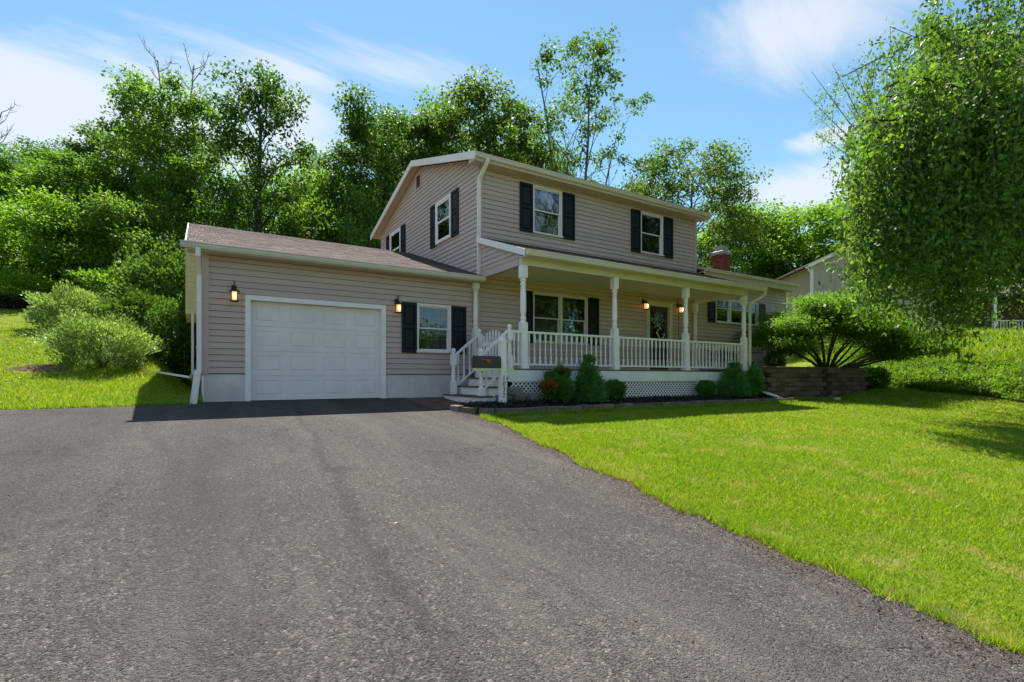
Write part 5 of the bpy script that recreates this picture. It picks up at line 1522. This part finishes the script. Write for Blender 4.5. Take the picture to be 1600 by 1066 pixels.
for (x, y, z) in ((13.25, 6.0, 5.6), (13.6, 6.4, 6.4), (14.0, 5.4, 5.8), (14.4, 4.9, 6.4), (15.2, 4.6, 5.4), (14.6, 6.9, 7.4), (14.3, 6.0, 8.2), (14.9, 4.1, 7.6), (12.75, 6.4, 5.9), (13.4, 7.0, 6.3), (13.1, 5.8, 6.6)):
    x -= .5; y -= 1.4; e = np.array([x - wx, y - wy, z - wz]); st = tp[4] + np.array([0, 0, .2 * rg.normal()]); dirv = np.array([e[0], e[1], 0]); dirv /= np.linalg.norm(dirv)
    pl = [st + (e - st) * (q / 7) + np.array([0, 0, 1.1 * math.sin(math.pi * q / 7)]) + rg.normal(size=3) * .06 for q in range(8)]
    m.tube(pl, [.075 * (1 - .85 * q / 7) + .01 for q in range(8)], 5, cap=False)
    for q in range(64):
        w = .5 + .5 * rg.random(); f = w * 7; k = min(int(f), 6); p = pl[k] + (pl[k + 1] - pl[k]) * (f - k)
        starts.append((p, p + unit(rg, 1)[0] * np.array([1, 1, .4]) * (.25 + .5 * rg.random()), dirv, w + (10 if w > .75 and z < 7 else 0)))
for q in range(190):
    px_ = 1345 + 215 * rg.random(); hx, hy = at(px_, 12.3 + 2.0 * rg.random()); top_ = 4.3 + 2.4 * rg.random()
    p = np.array([hx - wx, hy - wy, top_ + (.2 if px_ > 1400 else .6)]); starts.append((p + np.array([.25, -.1, .45]), p, np.array([-.3, .2, 0]), 11))
for q in range(130):
    px_ = 1332 + 140 * rg.random() ** 1.2; hx, hy = at(px_, 10.4 + 1.6 * rg.random()); top_ = 3.9 + 1.9 * rg.random()
    p = np.array([hx - wx, hy - wy, top_ + .5]); starts.append((p + np.array([.25, -.05, .4]), p, np.array([-.3, .2, 0]), 11))
hx, hy = at(1482, 12.6)
for q in range(34):
    p = np.array([hx - wx + rg.normal() * .28, hy - wy + rg.normal() * .28, 3.2 + 2.4 * rg.random()]); starts.append((p + np.array([0, 0, .4]), p, np.array([.2, .1, 0]), 21))
Ps, Ds, Ns = [], [], []
tw = MB()
for si, (p0, p, dirv, w) in enumerate(starts):
    rad_ = math.hypot(p[0], p[1]); lim_ = np.interp(rad_, [0, 3.2, 4.2, 5.2, 6.5], [.9, 1.0, 2.4, 4.4, 5.4])
    if w > 5: lim_ = 1.9
    if w > 20: lim_ = .75
    low = lim_ + 2.0 * rg.random() ** .8; ln = min(max(.35, (p[2] - low)) * (.25 + .75 * rg.random() ** 1.4), 3.8)
    if w > 5: low = lim_ + (1.3 if w < 20 else .9) * rg.random(); ln = min(max(.4, p[2] - low) * (.5 + .5 * rg.random()), 4.6)
    dr = dirv * (.10 + .25 * rg.random()) + rg.normal(size=3) * .12; dr[2] = 0
    nn = int(ln * 19) + 5; u = np.sort(rg.random(nn))
    path = p[None, :] + dr[None, :] * (u * ln * .5 * (1 - .4 * u))[:, None]; path[:, 2] -= ln * u ** 1.15
    wob = np.stack([.07 * np.sin(u * 7 + si), .07 * np.cos(u * 6 + si * 2), 0 * u], 1)
    path = path + wob
    Ps.append(path + rg.normal(size=(nn, 3)) * np.array([.12, .12, .06]))
    d = unit(rg, nn) * .75 + np.array([0, 0, -.75]); Ds.append(d); Ns.append(unit(rg, nn) * .8 + np.array([0, 0, .45]) + dirv * .35)
    if si % 2 == 0:
        s_ = [p0, p] + [path[int(q * (nn - 1))] for q in (.25, .6, 1)]
        tw.tube(s_, [.012, .010, .007, .005, .003], 4, cap=False)
    # leaves along the short side twig
    n2 = int(24 * rg.random() ** 1.5) + 5; uu = rg.random(n2)[:, None]; Ps.append(p0 + (p - p0) * uu + rg.normal(size=(n2, 3)) * .17); Ds.append(unit(rg, n2) * .8 + np.array([0, 0, -.5])); Ns.append(unit(rg, n2) + np.array([0, 0, .6]))
P = np.concatenate(Ps); D = np.concatenate(Ds); Nn = np.concatenate(Ns)
V, F = leaf_quads(P, D, Nn, .15 * (.45 + .9 * rg.random(len(P))), .066 * (.7 + .6 * rg.random(len(P))), fold=.18)
o = link(bpy.data.objects.new('crown', np_mesh('crown', V, F, M['leaf_weep'], 4))); o.parent = wt
# high spray of small leaves reaching out to the left
sp = MB(); Ps = []
base = np.array([*at(1400, 14.2), 0]); base[2] = .515 + (590 - 260) / 793 * 14.2
tips = [(1268, 112), (1262, 150), (1300, 100), (1335, 104), (1350, 125), (1280, 185), (1300, 205), (1322, 160), (1368, 150), (1272, 208)]
for (px, py) in tips:
    dz = 13.6 + rg.random() * 1.2; e = np.array([*at(px, dz), .515 + (590 - py) / 793 * dz]); mid = base + (e - base) * .55 + np.array([0, 0, -.25])
    sp.tube([base, mid, e], [.022, .013, .004], 5)
    for q in range(10):
        w = .3 + .7 * rg.random(); p = (base * (1 - w) ** 2 + mid * 2 * w * (1 - w) + e * w * w); d = unit(rg, 1)[0] * .32; sp.tube([p, p + d], [.006, .003], 3, cap=False)
        c = p + d * rg.random(); Ps.append(c + rg.normal(size=(22, 3)) * .10)
P = np.concatenate(Ps); V, F = leaf_quads(P, unit(rg, len(P)) + np.array([0, 0, -.3]), unit(rg, len(P)) + np.array([0, 0, .5]), .062 * (.6 + .8 * rg.random(len(P))), .032)
off = Vector(wt.location)
sp.tube([tuple(Vector(tp[5]) + off), tuple((Vector(tp[5]) + off) * .5 + Vector(base) * .5 + Vector((0, 0, .3))), tuple(base)], [.09, .06, .024], 7)
o = link(bpy.data.objects.new('branch', sp.mesh('branch', M['bark_grey'], tuple(off)))); o.parent = wt
o = link(bpy.data.objects.new('branch_leaves', np_mesh('branch_leaves', V - np.array(off), F, M['leaf_light'], 4))); o.parent = wt
# bare grey twigs inside the weeping crown
for q in range(16):
    az = 2.2 + rg.random() * 2.2; rr = 2.2 + 3.6 * rg.random(); z = 4.0 + 3.6 * rg.random(); c = np.array([math.cos(az) * rr, math.sin(az) * rr, z])
    e = c + np.array([math.cos(az + .6) * .8, math.sin(az + .6) * .8, -.9 - 1.2 * rg.random()]); tw.tube([c, (c + e) / 2 + np.array([math.cos(az) * .3, math.sin(az) * .3, .25]), e], [.022, .014, .005], 5)
o = link(bpy.data.objects.new('trunk', m.mesh('trunk', M['bark'], smooth=True))); o.parent = wt
o = link(bpy.data.objects.new('twig', tw.mesh('twig', M['bark_grey']))); o.parent = wt; o['kind'] = 'stuff'

# ---- bank: ground cover, shrubs
rg = np.random.default_rng(120)
n = 46000
b = rg.uniform(1.0, 13.5, n); d = rg.random(n) ** 1.25 * 5.2 - .1; a = bank_line(b) + d + .12 * np.sin(b * 2.3)
z = G(a, b) + .03 + .22 * rg.random(n) * (1 - .3 * np.clip(d / 5, 0, 1)) * (.6 + .4 * np.sin(a * 3.1) * np.sin(b * 2.7))
V, F = leaf_quads(np.stack([a, b, z], 1), unit(rg, n) + np.array([0, 0, .35]), unit(rg, n) * .7 + np.array([0, 0, 1.2]), .13 * (.6 + .7 * rg.random(n)), .065 * (.7 + .5 * rg.random(n)))
o = link(bpy.data.objects.new('ground_cover', np_mesh('ground_cover', V, F, M['leaf_cover'], 4))); o['kind'] = 'stuff'; o['label'] = 'bright leafy ground cover spreading over the bank beside the lawn'
def bank_bush(px, depth, wpx, ytop, label, seed, mat, n, **kw):
    a, b = at(px, depth); h = height_at(px, depth, ytop); rx = wpx * depth / 793 / 2
    return shrub('bush', (a, b, g1(a, b) - .03), label, seed, n, rx, rx * .8, h * .52, mat, .10, .045, cz=h * .46, cat='bush', group='bushes on the right bank', lump=.25, **kw)
bank_bush(1430, 26.0, 95, 548, 'reddish brown twiggy bush on the bank right of the block wall', 131, 'leaf_russet', 5500)
bank_bush(1500, 24.5, 80, 560, 'dark green bush on the bank under the lowest hanging strand', 132, 'leaf_deep', 4500)
bank_bush(1378, 25.5, 70, 556, 'low green bush on the bank at the end of the block wall', 133, 'leaf_mid', 4000)
bank_bush(1560, 30.0, 130, 520, 'leafy hedge below the white porch railing of the neighbouring house', 134, 'leaf_mid', 6500)
bank_bush(1650, 27.0, 120, 535, 'green bush at the right edge on the bank', 135, 'leaf_light', 4500)
bank_bush(1390, 33.0, 90, 490, 'tall shrub at the foot of the neighbouring house wall', 136, 'leaf_mid', 5500)
shrub('bush', (21.75, 9.05, g1(21.75, 9.05)), 'low leafy bush hiding the stepped right end of the block wall', 139, 3200, .55, .5, .38, 'leaf_mid', .09, .045, cz=.36, cat='bush', lump=.25)
bank_bush(1320, 31.0, 120, 505, 'light shrub behind the spreading maple', 137, 'leaf_light', 5500)
bank_bush(1250, 29.0, 60, 520, 'yellow green shrub beyond the end of the wing', 138, 'leaf_light', 3500)

# ------------------------------------------------------------------ neighbouring house
nx_, ny_ = at(1268, 36); nz_ = 2.7
nh = thing('neighbour_house', (nx_, ny_, nz_), 'beige sided neighbouring house with gable end up the bank behind the maple', 'house', None, math.radians(-32 - 5), frame=(0, 0, 0))
EZ, PK, NW, ND = 5.75, 7.75, 8.6, 10.0
MB().prism([(0, 0, -1), (NW, 0, -1), (NW, 0, EZ), (NW / 2, 0, PK), (0, 0, EZ)], (0, ND, 0)).build('wall', M['siding_flat'], nh)
M['beige_siding'] = painted('beige_siding', (.44, .34, .26), .5, .04, .08, 3)
sd = MB(); z = .2
while z < PK - .1:
    if z < EZ: x0, x1 = .08, NW - .08
    else: k = (z + .1 - EZ) / (PK - EZ) * NW / 2; x0, x1 = k + .02, NW - k - .02
    if x1 > x0 + .1: sd.hexa([(x0, 0, z), (x1, 0, z), (x1, -.025, z), (x0, -.025, z)][::-1], [(x0, 0, z + .128), (x1, 0, z + .128), (x1, -.006, z + .128), (x0, -.006, z + .128)][::-1])
    z += .13
o = sd.build('siding', M['beige_siding'], nh); o['kind'] = 'stuff'
for sx in (-1, 1):
    x0, x1 = (-.45, NW / 2) if sx < 0 else (NW + .45, NW / 2)
    ze = EZ - .45 * (PK - EZ) / (NW / 2)
    rf = MB().prism([(x0, -.4, ze + .08), (x1, -.4, PK + .08), (x1, -.4, PK + .2), (x0, -.4, ze + .2)], (0, ND + .8, 0)).build('roof', M['shingle'], nh)
    MB().prism([(x0, -.43, ze - .02), (x1, -.43, PK - .02), (x1, -.43, PK + .17), (x0, -.43, ze + .17)], (0, .03, 0)).build('rake_fascia', M['white_metal'], rf)
    MB().prism([(x0, -.4, ze + .02), (x1, -.4, PK + .02), (x1, -.4, PK + .08), (x0, -.4, ze + .08)], (0, .4, 0)).build('soffit', M['soffit'], rf)
MB().bar((-.42, -.2, EZ - .12), (-.06, -.05, EZ - .55), .09, .07, up=(0, 1, 0)).bar((-.06, -.05, EZ - .55), (-.06, -.05, .2), .09, .07, up=(0, 1, 0)).build('downspout', M['white_metal'], nh)
MB().box(-.06, .1, -.04, 0, .1, EZ).build('corner_trim', M['white_metal'], nh)
for x in (3.2, 6.4):
    wv = MB().box(x, x + 1.1, -.05, -.026, EZ - 1.3, EZ + .05).build('window', M['white_metal'], nh)
    MB().box(x + .07, x + 1.03, -.06, -.05, EZ - 1.23, EZ - .02).build('pane', M['glass'], wv)
    for xs_ in (x - .42, x + 1.12): MB().box(xs_, xs_ + .4, -.06, -.026, EZ - 1.3, EZ + .05).build('shutter', M['shutter'], nh)
# lower section with railed porch
MB().box(NW, 19, 1.5, 9, -1, 3.4).build('porch_wall', M['block'], nh)
MB().prism([(NW, -1.2, 3.3), (NW, 5.2, 5.0), (NW, 5.2, 5.15), (NW, -1.2, 3.45)], (10.6, 0, 0)).build('porch_roof', M['shingle'], nh)
MB().box(NW, 19, -1.0, 1.5, .45, .65).build('porch_floor', M['tread'], nh)
MB().box(NW + .2, 18.8, -.95, -.90, -.6, .45).build('porch_skirt', M['shutter'], nh)
for x in (11.3, 14.6, 17.8): MB().box(x - .09, x + .09, -.98, -.80, .4, 3.4).build('porch_post', M['white'], nh)
rl = MB().box(11.3, 17.8, -.93, -.86, 1.60, 1.66).box(11.3, 17.8, -.92, -.87, .78, .83).build('porch_railing', M['white'], nh)
bme = MB().box(-.02, .02, -.02, .02, 0, .78).mesh('baluster', M['white'])
x = 11.5
while x < 17.7:
    place('baluster', bme, rl, (x, -.895, .83)); x += .19

# ------------------------------------------------------------------ grass, chips, litter
def blades(rg, a, b, h, w, dz=0.0):
    n = len(a); z = G(a, b) + dz
    t = rg.random(n) * 6.283; c, s = np.cos(t) * w / 2, np.sin(t) * w / 2
    lt = rg.random(n) * 6.283; ll = h * (.2 + 1.1 * rg.random(n))
    V = np.stack([np.stack([a - c, b - s, z - .004], 1), np.stack([a + c, b + s, z - .004], 1), np.stack([a + np.cos(lt) * ll, b + np.sin(lt) * ll, z + h], 1)], 1).reshape(-1, 3)
    return V
def front_limit(a):
    return np.where(a < 4.55, 9.7, np.where(a < 5.0, 8.98 - .4 * (a - 4.55), np.where(a < 15.75, 8.70, np.where(a < 18.35, 8.98, 8.82 + .2 * np.clip(a - 21.3, 0, 3)))))
rg = np.random.default_rng(140)
n = 2400000
a = rg.uniform(3.2, 25.5, n); b = rg.uniform(-3.5, 10.5, n)
dist = np.hypot(a, b)
keep = (a > right_edge(b) + .05 + .05 * rg.random(n)) & (b < front_limit(a) + .02) & (a < bank_line(b) + .25)
keep &= ~((a < 4.6) & (b > 8.5))
dep = .53 * a + .848 * b; lat_ = .848 * a - .53 * b
keep &= (dep > -.5) & (lat_ < 1.03 * dep + 2.2)
keep &= rg.random(n) < np.clip(9.0 / np.maximum(dist, 2.0) ** 1.35, 0, 1) * (.75 + .25 * np.sin(a * 1.7) * np.cos(b * 2.1))
a, b, dist = a[keep], b[keep], dist[keep]
h = (.022 + .026 * rg.random(len(a))) * (1 + .25 * np.sin(a * .9 + b * .7)); w = .0035 + .0011 * dist
V1 = blades(rg, a, b, h, w)
n = 260000
a = rg.uniform(-14, .16, n); b = rg.uniform(11.2, 30, n)
keep = (b > left_far(a) + .03 + .05 * rg.random(n)) & ~((a > .05) & (b > 11.8)); dist = np.hypot(a, b)
keep &= rg.random(n) < np.clip(14 / dist, 0, 1) ** 1.5
bare = np.exp(-(((a + 3.27) / .50) ** 2 + ((b - 17.0) / .45) ** 2)); keep &= rg.random(n) > bare * 1.6
a, b, dist = a[keep], b[keep], dist[keep]
V2 = blades(rg, a, b, .04 + .035 * rg.random(len(a)), .004 + .0011 * dist)
# ragged longer blades along asphalt, edging and wall feet
E_ = []
bb = rg.uniform(-2, 8.6, 9000); E_.append((right_edge(bb) + .05 * np.sin(bb * 3.7) + .01 + np.abs(rg.normal(size=9000)) * .08, bb))
aa = rg.uniform(-12, .12, 6000); E_.append((aa, left_far(aa) + .02 + np.abs(rg.normal(size=6000)) * .05))
aa = rg.uniform(5, 15.7, 6000); E_.append((aa, 8.69 - np.abs(rg.normal(size=6000)) * .05))
aa = rg.uniform(15.8, 21.4, 4000); E_.append((aa, np.interp(aa, [15.7, 18.3, 21.4], [9.15, 8.90, 8.76]) - np.abs(rg.normal(size=4000)) * .06))
bb = rg.uniform(11.95, 20, 5000); E_.append((.1 - np.abs(rg.normal(size=5000)) * .08, bb))
a = np.concatenate([q[0] for q in E_]); b = np.concatenate([q[1] for q in E_]); dist = np.hypot(a, b)
V3 = blades(rg, a, b, .05 + .07 * rg.random(len(a)), .005 + .0009 * dist)
# taller wild grass on the upper bank
n = 26000
b = rg.uniform(-2, 15, n); a = bank_line(b) + rg.uniform(3.2, 11, n)
V4 = blades(rg, a, b, .18 + .28 * rg.random(n), .03 + .02 * rg.random(n))
V = np.concatenate([V1, V2, V3, V4]); F = np.arange(len(V)).reshape(-1, 3)
print('grass blades', len(F), len(V1) // 3, len(V2) // 3)
o = link(bpy.data.objects.new('grass', np_mesh('grass', V, F, M['grass'], 3))); o['kind'] = 'stuff'; o['label'] = 'short mown yellow green lawn grass'
# mulch chips
n = 15000
a = rg.uniform(4.7, 15.7, n); fr = np.interp(a, [4.6, 4.75, 5.0, 5.4, 15.75], [9.6, 9.15, 8.98, 8.92, 8.88]); b = fr + rg.random(n) ** 1.3 * 1.0
keep = ~((a < 6.1) & (b > 9.8)); a, b = a[keep], b[keep]; n = len(a)
z = bed_z(a, b) + .01 + .03 * rg.random(n)
V, F = leaf_quads(np.stack([a, b, z], 1), unit(rg, n) * np.array([1, 1, .45]), unit(rg, n) * .6 + np.array([0, 0, 1]), .055 * (.5 + rg.random(n)), .022, fold=.3)
o = link(bpy.data.objects.new('mulch_chips', np_mesh('mulch_chips', V, F, M['chip'], 4))); o['kind'] = 'stuff'; o['label'] = 'dark shredded bark mulch under the shrubs'
# grit and crumbs along the asphalt rim
n = 5200
bb = rg.uniform(-2, 9.4, n); off = -np.abs(rg.normal(size=n)) * .22 + .05; a = right_edge(bb) + off; b = bb
n2 = 1500; a2 = rg.uniform(-9, 4.2, n2); b2 = rg.uniform(1, 11.3, n2); a = np.concatenate([a, np.minimum(a2, right_edge(b2) - .1)]); b = np.concatenate([b, b2]); n = len(a)
V, F = leaf_quads(np.stack([a, b, G(a, b) + .032 + .004 * rg.random(n)], 1), unit(rg, n) * np.array([1, 1, .3]), unit(rg, n) * .5 + np.array([0, 0, 1]), .016 * (.5 + rg.random(n) ** 2), .012, fold=.5)
o = link(bpy.data.objects.new('grit', np_mesh('grit', V, F, M['soil'], 4))); o['kind'] = 'stuff'; o['label'] = 'loose grit scattered over the asphalt rim'
# bare dirt patch on the left lawn
A, B = np.meshgrid(np.linspace(-4.0, -2.55, 18), np.linspace(16.4, 17.6, 16))
kk = np.hypot((A + 3.27) / .6, (B - 17.0) / .5) + .2 * np.sin(A * 7) * np.cos(B * 6)
structure('dirt_patch', grid_mesh('dirt_patch', A, B, G(A, B) + .018 - .05 * sstep(kk, .75, 1.05), M['soil']))
M['dry_leaf'] = painted('dry_leaf', (.34, .27, .16), .7, .1, .1, 30)
# stray leaves lying on the asphalt
for (x, y, s, lb) in ((1.31, 3.82, .042, 'small pale leaf lying alone near the middle of the asphalt'), (3.2, 1.6, .035, 'small green leaf lying on the asphalt near the lawn edge')):
    V, F = leaf_quads(np.array([[0, 0, .004]]), np.array([[1, .4, .05]]), np.array([[0, 0, 1.0]]), s, s * .55)
    o = link(bpy.data.objects.new('fallen_leaf', np_mesh('fallen_leaf', V, F, M['dry_leaf' if s > .04 else 'leaf_light'], 4))); o.location = (x, y, g1(x, y) + .024)
    tag(o, lb, 'leaf')

# ---- unseen wood across the street, added so the window panes have trees to mirror
rg = np.random.default_rng(160); n = 26000; k = 46
cx_ = rg.uniform(-60, 75, k); cy_ = -42 - rg.random(k) * 16; ch_ = 7.5 + rg.random(k) * 6.5
i = rg.integers(0, k, n); d = unit(rg, n) * (.55 + .45 * rg.random(n))[:, None]
P = np.stack([cx_[i] + d[:, 0] * 4.5, cy_[i] + d[:, 1] * 4.0, -1.6 + ch_[i] * .52 + d[:, 2] * ch_[i] * .5], 1)
V, F = leaf_quads(P, unit(rg, n) + d, unit(rg, n) + np.array([0, 0, .8]), .75, .55)
o = link(bpy.data.objects.new('far_wood', np_mesh('far_wood', V, F, M['leaf_mid'], 4))); o['kind'] = 'stuff'
